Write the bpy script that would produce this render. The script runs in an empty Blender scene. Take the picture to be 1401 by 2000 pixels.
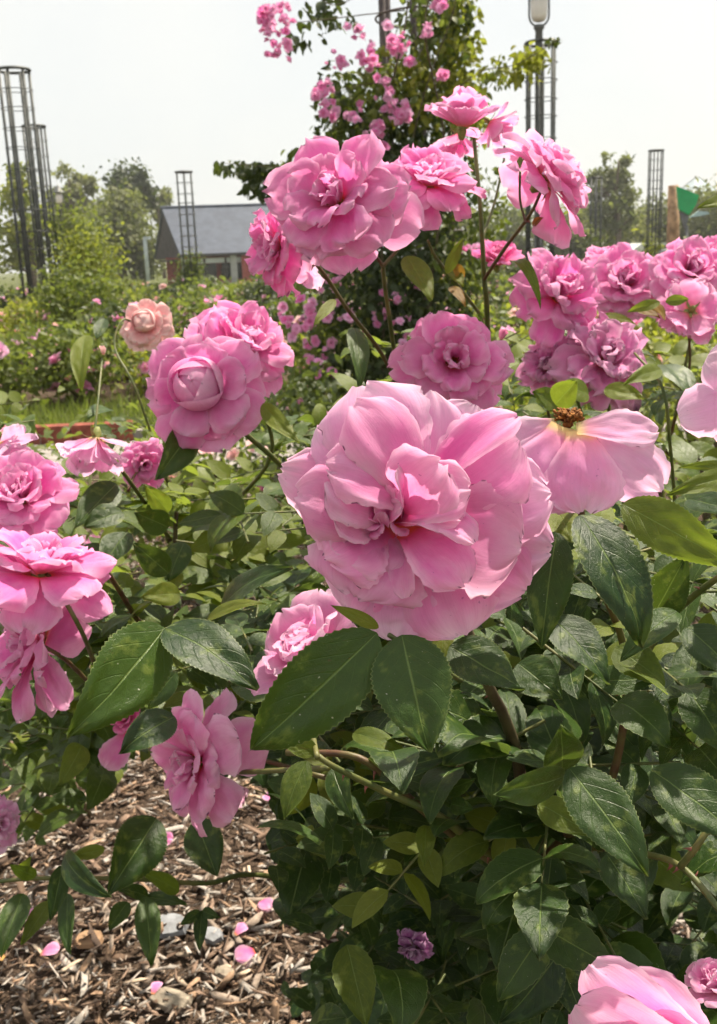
import bpy, math, random
import numpy as np
from mathutils import Vector, Matrix

random.seed(7)
rng = np.random.default_rng(7)
scene = bpy.context.scene
COL = scene.collection
R_ = math.radians

# ------------------------------------------------------------------ camera
F_PX = 2000.0
CAM_H = 1.2
PITCH, ROLL = R_(13.9), R_(2.2)
cam_d = bpy.data.cameras.new('camera')
cam = bpy.data.objects.new('camera', cam_d)
COL.objects.link(cam)
cam_d.sensor_fit = 'VERTICAL'
cam_d.sensor_height = 36.0
cam_d.lens = 36.0 * F_PX / 2000.0
cam_d.clip_start = 0.02
cam_d.clip_end = 2000.0
cam.matrix_world = (Matrix.Translation((0, 0, CAM_H)) @ Matrix.Rotation(math.pi / 2 - PITCH, 4, 'X')
                    @ Matrix.Rotation(-ROLL, 4, 'Z'))
scene.camera = cam
cam_d.dof.use_dof = True
cam_d.dof.focus_distance = 0.47
cam_d.dof.aperture_fstop = 30.0
CM = cam.matrix_world.copy()
C3 = CM.to_3x3()
CR, CU, CB = C3.col[0].copy(), C3.col[1].copy(), C3.col[2].copy()

# ------------------------------------------------------------------ sky, sun, exposure
SUN_EL, SUN_AZ = R_(63), R_(42)       # azimuth measured from straight ahead towards the right
world = bpy.data.worlds.new('World')
scene.world = world
world.use_nodes = True
nt = world.node_tree
bg = nt.nodes['Background']
sky = nt.nodes.new('ShaderNodeTexSky')
sky.sky_type = 'NISHITA'
sky.sun_disc = False
sky.sun_elevation = SUN_EL
sky.sun_rotation = SUN_AZ
sky.air_density = 1.0
sky.dust_density = 4.0
mixw = nt.nodes.new('ShaderNodeMix')
mixw.data_type = 'RGBA'
mixw.inputs[0].default_value = 0.86
mixw.inputs[7].default_value = (5.2, 5.17, 4.95, 1)
nt.links.new(sky.outputs[0], mixw.inputs[6])
# faint uneven cloud veil
tcw = nt.nodes.new('ShaderNodeTexCoord')
nzw = nt.nodes.new('ShaderNodeTexNoise')
nzw.inputs['Scale'].default_value = 2.2
nzw.inputs['Detail'].default_value = 5
nzw.inputs['Roughness'].default_value = .5
nt.links.new(tcw.outputs['Generated'], nzw.inputs['Vector'])
rampw = nt.nodes.new('ShaderNodeValToRGB')
rampw.color_ramp.elements[0].position = .36
rampw.color_ramp.elements[0].color = (.925, .945, .96, 1)
rampw.color_ramp.elements[1].position = .66
rampw.color_ramp.elements[1].color = (1.05, 1.03, .99, 1)
nt.links.new(nzw.outputs['Fac'], rampw.inputs[0])
mulw = nt.nodes.new('ShaderNodeMix')
mulw.data_type = 'RGBA'
mulw.blend_type = 'MULTIPLY'
mulw.inputs[0].default_value = 1.0
nt.links.new(mixw.outputs[2], mulw.inputs[6])
nt.links.new(rampw.outputs[0], mulw.inputs[7])
nt.links.new(mulw.outputs[2], bg.inputs[0])
bg.inputs[1].default_value = 0.1
sun_d = bpy.data.lights.new('sun', 'SUN')
sun_d.energy = 5.0
sun_d.angle = R_(1.2)
sun_d.color = (1.0, 0.90, 0.73)
sun = bpy.data.objects.new('sun', sun_d)
COL.objects.link(sun)
to_sun = Vector((math.sin(SUN_AZ) * math.cos(SUN_EL), math.cos(SUN_AZ) * math.cos(SUN_EL), math.sin(SUN_EL)))
sun.rotation_euler = to_sun.to_track_quat('Z', 'Y').to_euler()
sun.location = (0, 0, 30)
vs = scene.view_settings
vs.view_transform = 'Standard'
vs.look = 'None'
vs.exposure = 0.98
vs.gamma = 1.0
vs.use_curve_mapping = False
cy = scene.cycles
cy.max_bounces = 6
cy.diffuse_bounces = 3
cy.glossy_bounces = 2
cy.transmission_bounces = 4
cy.transparent_max_bounces = 6
cy.volume_bounces = 0
cy.use_denoising = True
cy.use_adaptive_sampling = True
cy.adaptive_threshold = .03
cy.use_light_tree = False
cy.caustics_reflective = False
cy.caustics_refractive = False

# ------------------------------------------------------------------ helpers: space, objects
def at(px, py, d):
    """World point seen at photo pixel (px,py) whose depth along the view axis is d metres."""
    return CM @ Vector(((px - 700.5) / F_PX * d, -(py - 1000.0) / F_PX * d, -d))

CMI = CM.inverted()
def project(p):
    c = CMI @ Vector(p)
    d = -c.z
    if d <= 0.01:
        return (-9999, -9999, d)
    return (700.5 + c.x / d * F_PX, 1000.0 - c.y / d * F_PX, d)

def gp(px, py):
    """Ground point (z=0) under pixel."""
    d = C3 @ Vector(((px - 700.5) / F_PX, -(py - 1000.0) / F_PX, -1))
    t = -CAM_H / d.z
    return Vector((0, 0, CAM_H)) + d * t

def gd(px, depth):
    """Ground point whose depth is given, at about column px."""
    p = at(px, 500, depth)
    return Vector((p.x, p.y, 0))

MW = {}
def link(o, M=None, parent=None):
    COL.objects.link(o)
    M = M or Matrix.Identity(4)
    if parent is not None:
        o.parent = parent
        o.matrix_parent_inverse = MW[parent.name].inverted()
    o.matrix_basis = M
    MW[o.name] = M.copy()
    return o

def obj(name, mesh, parent=None, M=None, mat=None):
    o = bpy.data.objects.new(name, mesh)
    if mat is not None and mesh is not None and not mesh.materials:
        mesh.materials.append(mat)
    return link(o, M, parent)

def empty(name, loc):
    return link(bpy.data.objects.new(name, None), Matrix.Translation(Vector(loc)))

def tag(o, label, cat, group=None, kind=None):
    o['label'] = label
    o['category'] = cat
    if group:
        o['group'] = group
    if kind:
        o['kind'] = kind
    return o

def mesh_np(name, V, F, mat=None, uv=None, tint=None, col=None, smooth=True):
    """V (n,3); F list of equal-size faces array (k,3|4) ; uv per vertex (n,2); tint per vertex (n,)."""
    me = bpy.data.meshes.new(name)
    V = np.asarray(V, dtype=np.float32)
    F = np.asarray(F, dtype=np.int32)
    n, k = F.shape
    me.vertices.add(len(V))
    me.vertices.foreach_set('co', V.ravel())
    me.loops.add(n * k)
    me.loops.foreach_set('vertex_index', F.ravel())
    me.polygons.add(n)
    me.polygons.foreach_set('loop_start', np.arange(0, n * k, k, dtype=np.int32))
    me.update(calc_edges=True)
    if smooth:
        me.polygons.foreach_set('use_smooth', np.ones(n, dtype=bool))
    if uv is not None:
        l = me.uv_layers.new(name='UVMap')
        l.data.foreach_set('uv', np.asarray(uv, dtype=np.float32)[F.ravel()].ravel())
    if tint is not None:
        a = me.attributes.new('tint', 'FLOAT', 'POINT')
        a.data.foreach_set('value', np.asarray(tint, dtype=np.float32))
    if col is not None:
        a = me.attributes.new('paint', 'FLOAT_COLOR', 'POINT')
        c = np.ones((len(V), 4), dtype=np.float32)
        c[:, :3] = col
        a.data.foreach_set('color', c.ravel())
    if mat is not None:
        me.materials.append(mat)
    me.validate()
    return me

def mesh_py(name, verts, faces, mat=None, smooth=False):
    me = bpy.data.meshes.new(name)
    me.from_pydata([tuple(v) for v in verts], [], faces)
    if smooth:
        me.polygons.foreach_set('use_smooth', [True] * len(me.polygons))
    if mat:
        me.materials.append(mat)
    me.update()
    return me

def box_vf(x0, x1, y0, y1, z0, z1):
    v = [(x0, y0, z0), (x1, y0, z0), (x1, y1, z0), (x0, y1, z0), (x0, y0, z1), (x1, y0, z1), (x1, y1, z1), (x0, y1, z1)]
    f = [(3, 2, 1, 0), (4, 5, 6, 7), (0, 1, 5, 4), (1, 2, 6, 5), (2, 3, 7, 6), (3, 0, 4, 7)]
    return v, f

def box(name, b, mat, parent=None, M=None):
    v, f = box_vf(*b)
    return obj(name, mesh_py(name, v, f, mat), parent, M)

def tube_vf(pts, radii, n=8, caps=True):
    pts = [Vector(p) for p in pts]
    V, F = [], []
    prev = None
    for i, p in enumerate(pts):
        t = (pts[min(i + 1, len(pts) - 1)] - pts[max(i - 1, 0)])
        if t.length < 1e-9:
            t = Vector((0, 0, 1))
        t.normalize()
        if prev is None:
            a = Vector((1, 0, 0)) if abs(t.x) < .8 else Vector((0, 1, 0))
            prev = (a - t * a.dot(t)).normalized()
        else:
            prev = (prev - t * prev.dot(t)).normalized()
        b = t.cross(prev)
        r = radii[i] if hasattr(radii, '__len__') else radii
        for j in range(n):
            a = 2 * math.pi * j / n
            V.append(p + (prev * math.cos(a) + b * math.sin(a)) * r)
    for i in range(len(pts) - 1):
        for j in range(n):
            k = (j + 1) % n
            F.append((i * n + j, i * n + k, (i + 1) * n + k, (i + 1) * n + j))
    if caps:
        F.append(tuple(range(n))[::-1])
        F.append(tuple((len(pts) - 1) * n + j for j in range(n)))
    return V, F

def smooth_path(pts, sub=6):
    """Catmull-Rom through pts (tuples of any length)."""
    P = [np.array(p, float) for p in pts]
    if len(P) < 3:
        return [P[0] + (P[-1] - P[0]) * t for t in np.linspace(0, 1, sub + 1)]
    P = [2 * P[0] - P[1]] + P + [2 * P[-1] - P[-2]]
    out = []
    for i in range(1, len(P) - 2):
        for t in np.linspace(0, 1, sub, endpoint=False):
            a, b, c, d = P[i - 1], P[i], P[i + 1], P[i + 2]
            out.append(.5 * (2 * b + (c - a) * t + (2 * a - 5 * b + 4 * c - d) * t * t + (3 * b - 3 * c + d - a) * t ** 3))
    out.append(P[-2])
    return out

def join_vf(parts):
    V, F = [], []
    for v, f in parts:
        o = len(V)
        V += list(v)
        F += [tuple(i + o for i in q) for q in f]
    return V, F

# ------------------------------------------------------------------ materials
def new_mat(name):
    m = bpy.data.materials.new(name)
    m.use_nodes = True
    t = m.node_tree
    for n in list(t.nodes):
        t.nodes.remove(n)
    out = t.nodes.new('ShaderNodeOutputMaterial')
    return m, t, out

class G:
    """tiny node-graph writer"""
    def __init__(s, t):
        s.t = t
    def n(s, typ, **kw):
        x = s.t.nodes.new(typ)
        for k, v in kw.items():
            setattr(x, k, v)
        return x
    def put(s, sock, v):
        if isinstance(v, bpy.types.NodeSocket):
            s.t.links.new(v, sock)
        elif isinstance(v, tuple) and len(v) == 3 and sock.type == 'RGBA':
            sock.default_value = (*v, 1)
        else:
            sock.default_value = v
    def m(s, op, a, b=None, c=None, clamp=False):
        x = s.n('ShaderNodeMath', operation=op, use_clamp=clamp)
        s.put(x.inputs[0], a)
        if b is not None:
            s.put(x.inputs[1], b)
        if c is not None:
            s.put(x.inputs[2], c)
        return x.outputs[0]
    def mix(s, f, a, b, blend='MIX'):
        x = s.n('ShaderNodeMix', data_type='RGBA', blend_type=blend)
        s.put(x.inputs[0], f)
        s.put(x.inputs[6], a)
        s.put(x.inputs[7], b)
        return x.outputs[2]
    def ss(s, v, a, b):
        x = s.n('ShaderNodeMapRange', interpolation_type='SMOOTHSTEP')
        s.put(x.inputs[0], v)
        x.inputs[1].default_value = a
        x.inputs[2].default_value = b
        return x.outputs[0]
    def noise(s, vec, scale, detail=3, rough=.55):
        x = s.n('ShaderNodeTexNoise')
        if vec is not None:
            s.put(x.inputs['Vector'], vec)
        x.inputs['Scale'].default_value = scale
        x.inputs['Detail'].default_value = detail
        x.inputs['Roughness'].default_value = rough
        return x.outputs['Fac']
    def bump(s, h, strength, dist):
        x = s.n('ShaderNodeBump')
        x.inputs['Strength'].default_value = strength
        x.inputs['Distance'].default_value = dist
        s.put(x.inputs['Height'], h)
        return x.outputs[0]

def bsdf(g, color, rough=.6, spec=.5, normal=None, metallic=0.0):
    p = g.n('ShaderNodeBsdfPrincipled')
    g.put(p.inputs['Base Color'], color)
    g.put(p.inputs['Roughness'], rough)
    g.put(p.inputs['Specular IOR Level'], spec)
    p.inputs['Metallic'].default_value = metallic
    if normal is not None:
        g.put(p.inputs['Normal'], normal)
    return p

def plain(name, c, rough=.7, spec=.4, var=.15, scale=6.0, bump=0.0, bdist=.01, metallic=0.0, c2=None):
    m, t, out = new_mat(name)
    g = G(t)
    co = g.n('ShaderNodeTexCoord').outputs['Object']
    f = g.noise(co, scale, 5)
    f = g.ss(f, .3, .7)
    c2 = c2 or tuple(min(1, x * (1 + 2 * var)) for x in c)
    c1 = tuple(x * (1 - var) for x in c)
    col = g.mix(f, c1, c2)
    nrm = g.bump(g.noise(co, scale * 4, 5), bump, bdist) if bump else None
    p = bsdf(g, col, rough, spec, nrm, metallic)
    t.links.new(p.outputs[0], out.inputs[0])
    return m

def petal_mat(name, main, edge, base, throat, trans=.38, brown=.25):
    m, t, out = new_mat(name)
    g = G(t)
    uv = g.n('ShaderNodeUVMap').outputs[0]
    sep = g.n('ShaderNodeSeparateXYZ')
    g.put(sep.inputs[0], uv)
    u, v = sep.outputs[0], sep.outputs[1]
    rnd = g.n('ShaderNodeObjectInfo').outputs['Random']
    a = g.m('ABSOLUTE', g.m('MULTIPLY_ADD', u, 2.0, -1.0))
    comb = g.n('ShaderNodeCombineXYZ')
    g.put(comb.inputs[0], g.m('MULTIPLY', u, 52.0))
    g.put(comb.inputs[1], g.m('MULTIPLY', v, 3.0))
    g.put(comb.inputs[2], g.m('MULTIPLY', rnd, 50.0))
    streak = g.noise(comb.outputs[0], 1.0, 3, .6)
    comb2 = g.n('ShaderNodeCombineXYZ')
    g.put(comb2.inputs[0], g.m('MULTIPLY', u, 3.0))
    g.put(comb2.inputs[1], g.m('MULTIPLY', v, 3.0))
    g.put(comb2.inputs[2], g.m('MULTIPLY', rnd, 77.0))
    blot = g.noise(comb2.outputs[0], 1.0, 4, .6)
    ed = g.m('MAXIMUM', g.m('POWER', a, 3.0), g.m('POWER', v, 5.0))
    edv = g.m('ADD', g.m('MULTIPLY', ed, .95), g.m('MULTIPLY_ADD', blot, 1.1, -.5), clamp=True)
    col = g.mix(edv, main, edge)
    col = g.mix(g.m('MULTIPLY', g.ss(streak, .35, .75), .22), col, tuple(x * .78 for x in main))
    b1 = g.ss(g.m('ADD', v, g.m('MULTIPLY_ADD', streak, .12, -.06)), .42, .06)
    col = g.mix(b1, col, base)
    b2 = g.ss(g.m('ADD', v, g.m('MULTIPLY_ADD', streak, .06, -.03)), .17, .02)
    col = g.mix(b2, col, throat)
    # bruised, slightly brown-violet nicks along the rim
    comb3 = g.n('ShaderNodeCombineXYZ')
    g.put(comb3.inputs[0], g.m('MULTIPLY', u, 8.0))
    g.put(comb3.inputs[1], g.m('MULTIPLY', v, 8.0))
    g.put(comb3.inputs[2], g.m('MULTIPLY', rnd, 31.0))
    nick = g.ss(g.noise(comb3.outputs[0], 1.0, 2, .5), .56, .70)
    rim = g.ss(g.m('MAXIMUM', a, v), .955, .995)
    col = g.mix(g.m('MULTIPLY', g.m('MULTIPLY', nick, rim), brown * 2.2), col, (.22, .06, .16))
    spots = g.ss(g.noise(comb3.outputs[0], 3.0, 1, .4), .75, .80)
    col = g.mix(g.m('MULTIPLY', spots, brown * .8), col, (.35, .10, .30))
    hsv = g.n('ShaderNodeHueSaturation')
    g.put(hsv.inputs['Value'], g.m('MULTIPLY_ADD', rnd, .16, .92))
    g.put(hsv.inputs['Saturation'], g.m('MULTIPLY_ADD', rnd, .16, .90))
    g.put(hsv.inputs['Color'], col)
    col = hsv.outputs[0]
    back = g.n('ShaderNodeNewGeometry').outputs['Backfacing']
    colb = g.mix(g.m('MULTIPLY', back, .22), col, tuple(min(1, x * .5 + .45) for x in edge))
    h = g.m('ADD', g.m('MULTIPLY', streak, .5), g.m('MULTIPLY', blot, .8))
    nrm = g.bump(g.m('ADD', h, g.m('MULTIPLY', g.noise(comb2.outputs[0], 9.0, 3, .6), .5)), .30, .0011)
    p = bsdf(g, colb, .78, .14, nrm)
    p.inputs['Sheen Weight'].default_value = .12
    p.inputs['Sheen Roughness'].default_value = .4
    tr = g.n('ShaderNodeBsdfTranslucent')
    g.put(tr.inputs[0], colb)
    g.put(tr.inputs[1], nrm)
    mx = g.n('ShaderNodeMixShader')
    mx.inputs[0].default_value = trans
    t.links.new(p.outputs[0], mx.inputs[1])
    t.links.new(tr.outputs[0], mx.inputs[2])
    t.links.new(mx.outputs[0], out.inputs[0])
    return m

def leaf_mat(name, c_dark, c_light, trans=.3, rough=.42, veins=True, spots=0.0, tcol=(.30, .42, .05)):
    m, t, out = new_mat(name)
    g = G(t)
    rnd = g.n('ShaderNodeObjectInfo').outputs['Random']
    at_ = g.n('ShaderNodeAttribute', attribute_name='tint').outputs['Fac']
    tint = g.m('ADD', at_, g.m('MULTIPLY_ADD', rnd, .7, -.35), clamp=True)
    uv = g.n('ShaderNodeUVMap').outputs[0]
    sep = g.n('ShaderNodeSeparateXYZ')
    g.put(sep.inputs[0], uv)
    u, v = sep.outputs[0], sep.outputs[1]
    col = g.mix(tint, c_dark, c_light)
    nrm = None
    rr = rough
    if veins:
        a = g.m('ABSOLUTE', g.m('MULTIPLY_ADD', u, 2.0, -1.0))
        mid = g.ss(a, .045, .012)
        ph = g.m('FRACT', g.m('SUBTRACT', g.m('MULTIPLY', v, 6.5), g.m('MULTIPLY', g.m('POWER', a, 1.25), 2.2)))
        sv = g.m('ABSOLUTE', g.m('SUBTRACT', ph, .5))
        side = g.m('MULTIPLY', g.ss(sv, .43, .5), g.ss(a, 1.0, .6))
        comb = g.n('ShaderNodeCombineXYZ')
        g.put(comb.inputs[0], g.m('MULTIPLY', u, 5.0))
        g.put(comb.inputs[1], g.m('MULTIPLY', v, 9.0))
        g.put(comb.inputs[2], g.m('MULTIPLY', rnd, 40.0))
        nz = g.noise(comb.outputs[0], 1.0, 4, .6)
        fine = g.noise(comb.outputs[0], 9.0, 3, .7)
        col = g.mix(g.m('MULTIPLY', g.ss(nz, .35, .75), .30), col, tuple(min(1, x * 1.5) for x in c_light))
        col = g.mix(g.m('MULTIPLY', side, .10), col, tuple(min(1, x * 2.2 + .02) for x in c_light))
        col = g.mix(g.m('MULTIPLY', mid, .55), col, (.17, .24, .07))
        rim = g.ss(g.m('MAXIMUM', a, v), .955, 1.0)
        col = g.mix(g.m('MULTIPLY', rim, .5), col, (.22, .26, .09))
        if spots:
            sp = g.ss(g.noise(comb.outputs[0], 3.6, 2, .5), .74, .78)
            col = g.mix(g.m('MULTIPLY', sp, spots), col, (.45, .45, .36))
            bs = g.ss(g.noise(comb.outputs[0], 1.7, 3, .65), .70, .76)
            col = g.mix(g.m('MULTIPLY', bs, .75), col, (.075, .045, .018))
            ch = g.ss(g.noise(comb.outputs[0], .5, 4, .6), .56, .70)
            col = g.mix(g.m('MULTIPLY', ch, .5), col, (.16, .20, .04))
        h = g.m('ADD', g.m('MULTIPLY', g.m('ADD', g.m('MULTIPLY', side, .22), g.m('MULTIPLY', mid, .6)), -.8), g.m('ADD', g.m('MULTIPLY', nz, .9), g.m('MULTIPLY', fine, .28)))
        nrm = g.bump(h, .55, .0016)
        rr = g.m('MULTIPLY_ADD', nz, .25, rough - .12)
    back = g.n('ShaderNodeNewGeometry').outputs['Backfacing']
    colf = g.mix(g.m('MULTIPLY', back, .55), col, tuple(min(1, x * 1.4 + .05) for x in c_light))
    spec = g.m('MULTIPLY_ADD', back, -.20, .29)
    p = bsdf(g, colf, rr, spec, nrm)
    tr = g.n('ShaderNodeBsdfTranslucent')
    g.put(tr.inputs[0], g.mix(.55, tcol, g.mix(1.0, colf, (2.2, 2.2, 1.2), 'MULTIPLY')))
    mx = g.n('ShaderNodeMixShader')
    mx.inputs[0].default_value = trans
    t.links.new(p.outputs[0], mx.inputs[1])
    t.links.new(tr.outputs[0], mx.inputs[2])
    t.links.new(mx.outputs[0], out.inputs[0])
    return m

def paint_mat(name, rough=.8, spec=.3, bump=.3, scale=120.0, trans=0.0):
    """colour comes from the pieces' own 'paint' attribute, with grain"""
    m, t, out = new_mat(name)
    g = G(t)
    c = g.n('ShaderNodeAttribute', attribute_name='paint').outputs['Color']
    co = g.n('ShaderNodeTexCoord').outputs['Object']
    mp = g.n('ShaderNodeMapping')
    mp.inputs['Scale'].default_value = (1, 1, 1)
    g.put(mp.inputs[0], co)
    nz = g.noise(mp.outputs[0], scale, 4, .65)
    col = g.mix(1.0, c, g.mix(g.ss(nz, .25, .75), (.72, .70, .68), (1.2, 1.2, 1.2)), 'MULTIPLY')
    p = bsdf(g, col, rough, spec, g.bump(nz, bump, .002))
    if trans:
        tr = g.n('ShaderNodeBsdfTranslucent')
        g.put(tr.inputs[0], col)
        mx = g.n('ShaderNodeMixShader')
        mx.inputs[0].default_value = trans
        t.links.new(p.outputs[0], mx.inputs[1])
        t.links.new(tr.outputs[0], mx.inputs[2])
        t.links.new(mx.outputs[0], out.inputs[0])
    else:
        t.links.new(p.outputs[0], out.inputs[0])
    return m

M = {}
M['petal_pale'] = petal_mat('petal_pale', (.86, .26, .58), (.95, .62, .80), (.86, .15, .39), (.86, .20, .12), .54, .6)
M['petal_pink'] = petal_mat('petal_pink', (.83, .19, .52), (.92, .52, .75), (.85, .12, .32), (.86, .22, .10), .50, .45)
M['petal_hot'] = petal_mat('petal_hot', (.78, .11, .37), (.86, .30, .55), (.82, .10, .22), (.84, .20, .08), .38, .3)
M['petal_mauve'] = petal_mat('petal_mauve', (.72, .20, .47), (.82, .48, .68), (.74, .18, .28), (.70, .28, .12), .32, .9)
M['petal_purple'] = petal_mat('petal_purple', (.24, .05, .20), (.46, .26, .42), (.30, .08, .18), (.4, .2, .1), .25, .9)
M['petal_peach'] = petal_mat('petal_peach', (.88, .42, .44), (.94, .72, .70), (.86, .34, .24), (.88, .5, .14), .38, .6)
M['petal_wash'] = petal_mat('petal_wash', (.87, .40, .69), (.93, .66, .83), (.85, .36, .54), (.88, .70, .35), .50, .5)
M['leaf'] = leaf_mat('leaf', (.008, .026, .006), (.036, .070, .009), .17, .34, True, .8)
M['leaf_young'] = leaf_mat('leaf_young', (.045, .078, .010), (.12, .145, .014), .36, .42, True, .4)  # real young leaves; also scattered as painted sunlight on older foliage
M['leaf_sunlit'] = leaf_mat('leaf_sunlit', (.018, .044, .007), (.065, .098, .012), .24, .36, True, .7)  # lighter copy of leaf, sunlight on the other bushes put into its colour
M['leaf_far'] = leaf_mat('leaf_far', (.030, .056, .012), (.115, .135, .022), .30, .55, False)
M['leaf_dark'] = leaf_mat('leaf_dark', (.010, .022, .006), (.040, .056, .011), .16, .5, False)  # darkened to carry the deep shade low in the climbing rose
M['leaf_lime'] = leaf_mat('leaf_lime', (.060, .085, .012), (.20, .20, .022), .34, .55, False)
M['leaf_willow'] = leaf_mat('leaf_willow', (.070, .082, .034), (.15, .155, .065), .24, .7, False)
M['leaf_poplar'] = leaf_mat('leaf_poplar', (.085, .098, .040), (.18, .18, .075), .24, .7, False)
M['leaf_bronze'] = leaf_mat('leaf_bronze', (.10, .06, .012), (.24, .13, .02), .34, .42, True, .3, (.45, .25, .04))
M['stem'] = plain('stem', (.085, .12, .030), .5, .4, .3, 60, .2, .001, c2=(.14, .13, .04))
M['stem_red'] = plain('stem_red', (.14, .050, .035), .5, .4, .3, 60, .2, .001, c2=(.11, .10, .03))
M['cane'] = plain('cane', (.075, .045, .028), .7, .3, .3, 40, .4, .002, c2=(.10, .085, .04))
M['thorn'] = plain('thorn', (.20, .06, .05), .45, .4, .2, 90)
M['stamen'] = plain('stamen', (.17, .06, .02), .8, .2, .4, 300, c2=(.32, .13, .03))
M['sepal'] = plain('sepal', (.14, .19, .045), .55, .3, .3, 90, c2=(.26, .25, .07))
M['bark'] = plain('bark', (.10, .075, .055), .9, .2, .3, 8, .5, .02)
M['iron'] = plain('iron', (.045, .050, .048), .55, .4, .25, 9, .2, .003)
M['iron_brown'] = plain('iron_brown', (.085, .065, .065), .6, .4, .25, 9, .2, .003)
M['mulch'] = paint_mat('mulch_chip', .85, .25, .5, 160)
M['soil'] = plain('soil', (.075, .052, .038), .95, .1, .45, 40, .9, .02)
M['fallen'] = petal_mat('fallen_petal', (.72, .30, .52), (.80, .50, .62), (.80, .5, .4), (.8, .6, .3), .3, .8)

# ------------------------------------------------------------------ sheet surfaces: petals and leaves
def sheet(n, m, L, W, prof, bend=0.0, tip=0.0, cup=0.0, edge=0.0, ruffle=0.0, seed=0, align='base',
          serr=0.0, fold=0.0, twist=0.0, notch=0.0, rf=3.0, bendpow=1.0, tipfrom=.6):
    """Curved sheet: x along the spine, y across, z the face. Returns V (k,3), F, uv."""
    r = np.random.default_rng(seed)
    t = np.linspace(0, 1, n)
    ang = bend * t ** bendpow + tip * np.clip((t - tipfrom) / (1 - tipfrom), 0, 1) ** 2
    dx, dz = np.cos(ang), -np.sin(ang)
    sx = np.concatenate([[0], np.cumsum((dx[1:] + dx[:-1]) / 2)]) / (n - 1)
    sz = np.concatenate([[0], np.cumsum((dz[1:] + dz[:-1]) / 2)]) / (n - 1)
    rot = 0.0
    k = 1.0
    if align == 'chord':
        ch = math.hypot(sx[-1], sz[-1])
        rot = math.atan2(sz[-1], sx[-1])
        k = 1.0 / ch
    c, s_ = math.cos(-rot), math.sin(-rot)
    px, pz = (sx * c - sz * s_) * k * L, (sx * s_ + sz * c) * k * L
    na = ang - rot if False else ang + rot      # tangent angle after rotation (downwards positive)
    Nx, Nz = np.sin(na), np.cos(na)
    Tx, Tz = np.cos(na), -np.sin(na)
    hw = np.array([prof(x) for x in t]) * W * .5
    if serr:
        z = np.where(np.arange(n) % 2 == 0, 1 + serr, 1 - serr)
        z[0] = z[-1] = 1
        hw_e = hw * z
    else:
        hw_e = hw
    if ruffle and not serr:
        hw_e = hw * (1 + .05 * np.sin(np.arange(n) * 1.7 + seed) * np.linspace(0, 1, n) + r.uniform(-.03, .03, n) * np.linspace(0, 1, n))
    u = np.linspace(-1, 1, m)
    p1, p2, p3, p4 = r.uniform(0, 6.28, 4)
    V = np.zeros((n, m, 3))
    wmax = W * .5
    for j, uu in enumerate(u):
        h = hw_e if abs(uu) > .99 else hw
        sdist = uu * h
        kap = cup * (0.35 + .65 * np.sin(np.pi * np.clip(t, .02, .98) ** .8) ** .5) / wmax
        kap = np.where(np.abs(kap) < 1e-6, 1e-6, kap)
        y = np.sin(kap * sdist) / kap
        zz = (1 - np.cos(kap * sdist)) / kap
        zz = zz - edge * np.abs(uu) ** 4 * h * np.clip(t * 1.3, 0, 1) + fold * np.abs(sdist)
        rad = np.clip(np.maximum(np.abs(uu) ** 2, t ** 3), 0, 1) * np.clip(t * 1.5, 0, 1)
        th = uu * 2.2
        wv = (np.sin(rf * th + p1 + t * 2.0) + .6 * np.sin(rf * 1.9 * th + p2 - t * 3) + .5 * np.sin(5 * t + p3 + uu * 1.5) + .3 * np.sin(rf * 3.1 * th + p4))
        zz = zz + ruffle * W * rad * wv * .35
        zz = zz + ruffle * W * .10 * np.clip(t * 1.6, 0, 1) * (np.sin(8.3 * uu + 9 * t + p2) + .8 * np.sin(17 * t - 6.5 * uu + p4) + .5 * np.sin(15 * uu - 13 * t + p1))
        tw = twist * t
        y2 = y * np.cos(tw) - zz * np.sin(tw)
        z2 = y * np.sin(tw) + zz * np.cos(tw)
        back = -notch * L * math.cos(uu * math.pi / 2) ** 6 * np.clip((t - .7) / .3, 0, 1) ** 2 if notch else 0
        V[:, j, 0] = px + Nx * z2 + Tx * back
        V[:, j, 1] = y2
        V[:, j, 2] = pz + Nz * z2 + Tz * back
    idx = np.arange(n * m).reshape(n, m)
    Fq = np.stack([idx[:-1, :-1], idx[1:, :-1], idx[1:, 1:], idx[:-1, 1:]], -1).reshape(-1, 4)
    uvx = np.broadcast_to((u[None, :] + 1) / 2, (n, m))
    uvy = np.broadcast_to(t[:, None], (n, m))
    return V.reshape(-1, 3), Fq, np.stack([uvx, uvy], -1).reshape(-1, 2)

def prof_petal(vm=.62, b=.22, e=2.4):
    def f(t):
        if t < vm:
            q = t / vm
            q = q * q * (3 - 2 * q) * .55 + q * .45
            return b + (1 - b) * q
        q = (t - vm) / (1 - vm)
        return max(.06, (1 - q ** e)) ** (1 / 2.2)
    return f

def prof_leaf(t):
    return max(.012, math.sin(math.pi * min(1, t ** .78)) ** .82 * (1 - .18 * t)) if t < .995 else .012

def frame(o, xd, zh):
    x = Vector(xd).normalized()
    z = Vector(zh)
    z = z - x * z.dot(x)
    if z.length < 1e-5:
        z = Vector((0, 0, 1)) - x * x.z
    z.normalize()
    y = z.cross(x)
    Mx = Matrix((x, y, z)).transposed().to_4x4()
    Mx.translation = Vector(o)
    return Mx

def camv(r, u, b):
    return (CR * r + CU * u + CB * b)

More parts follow.
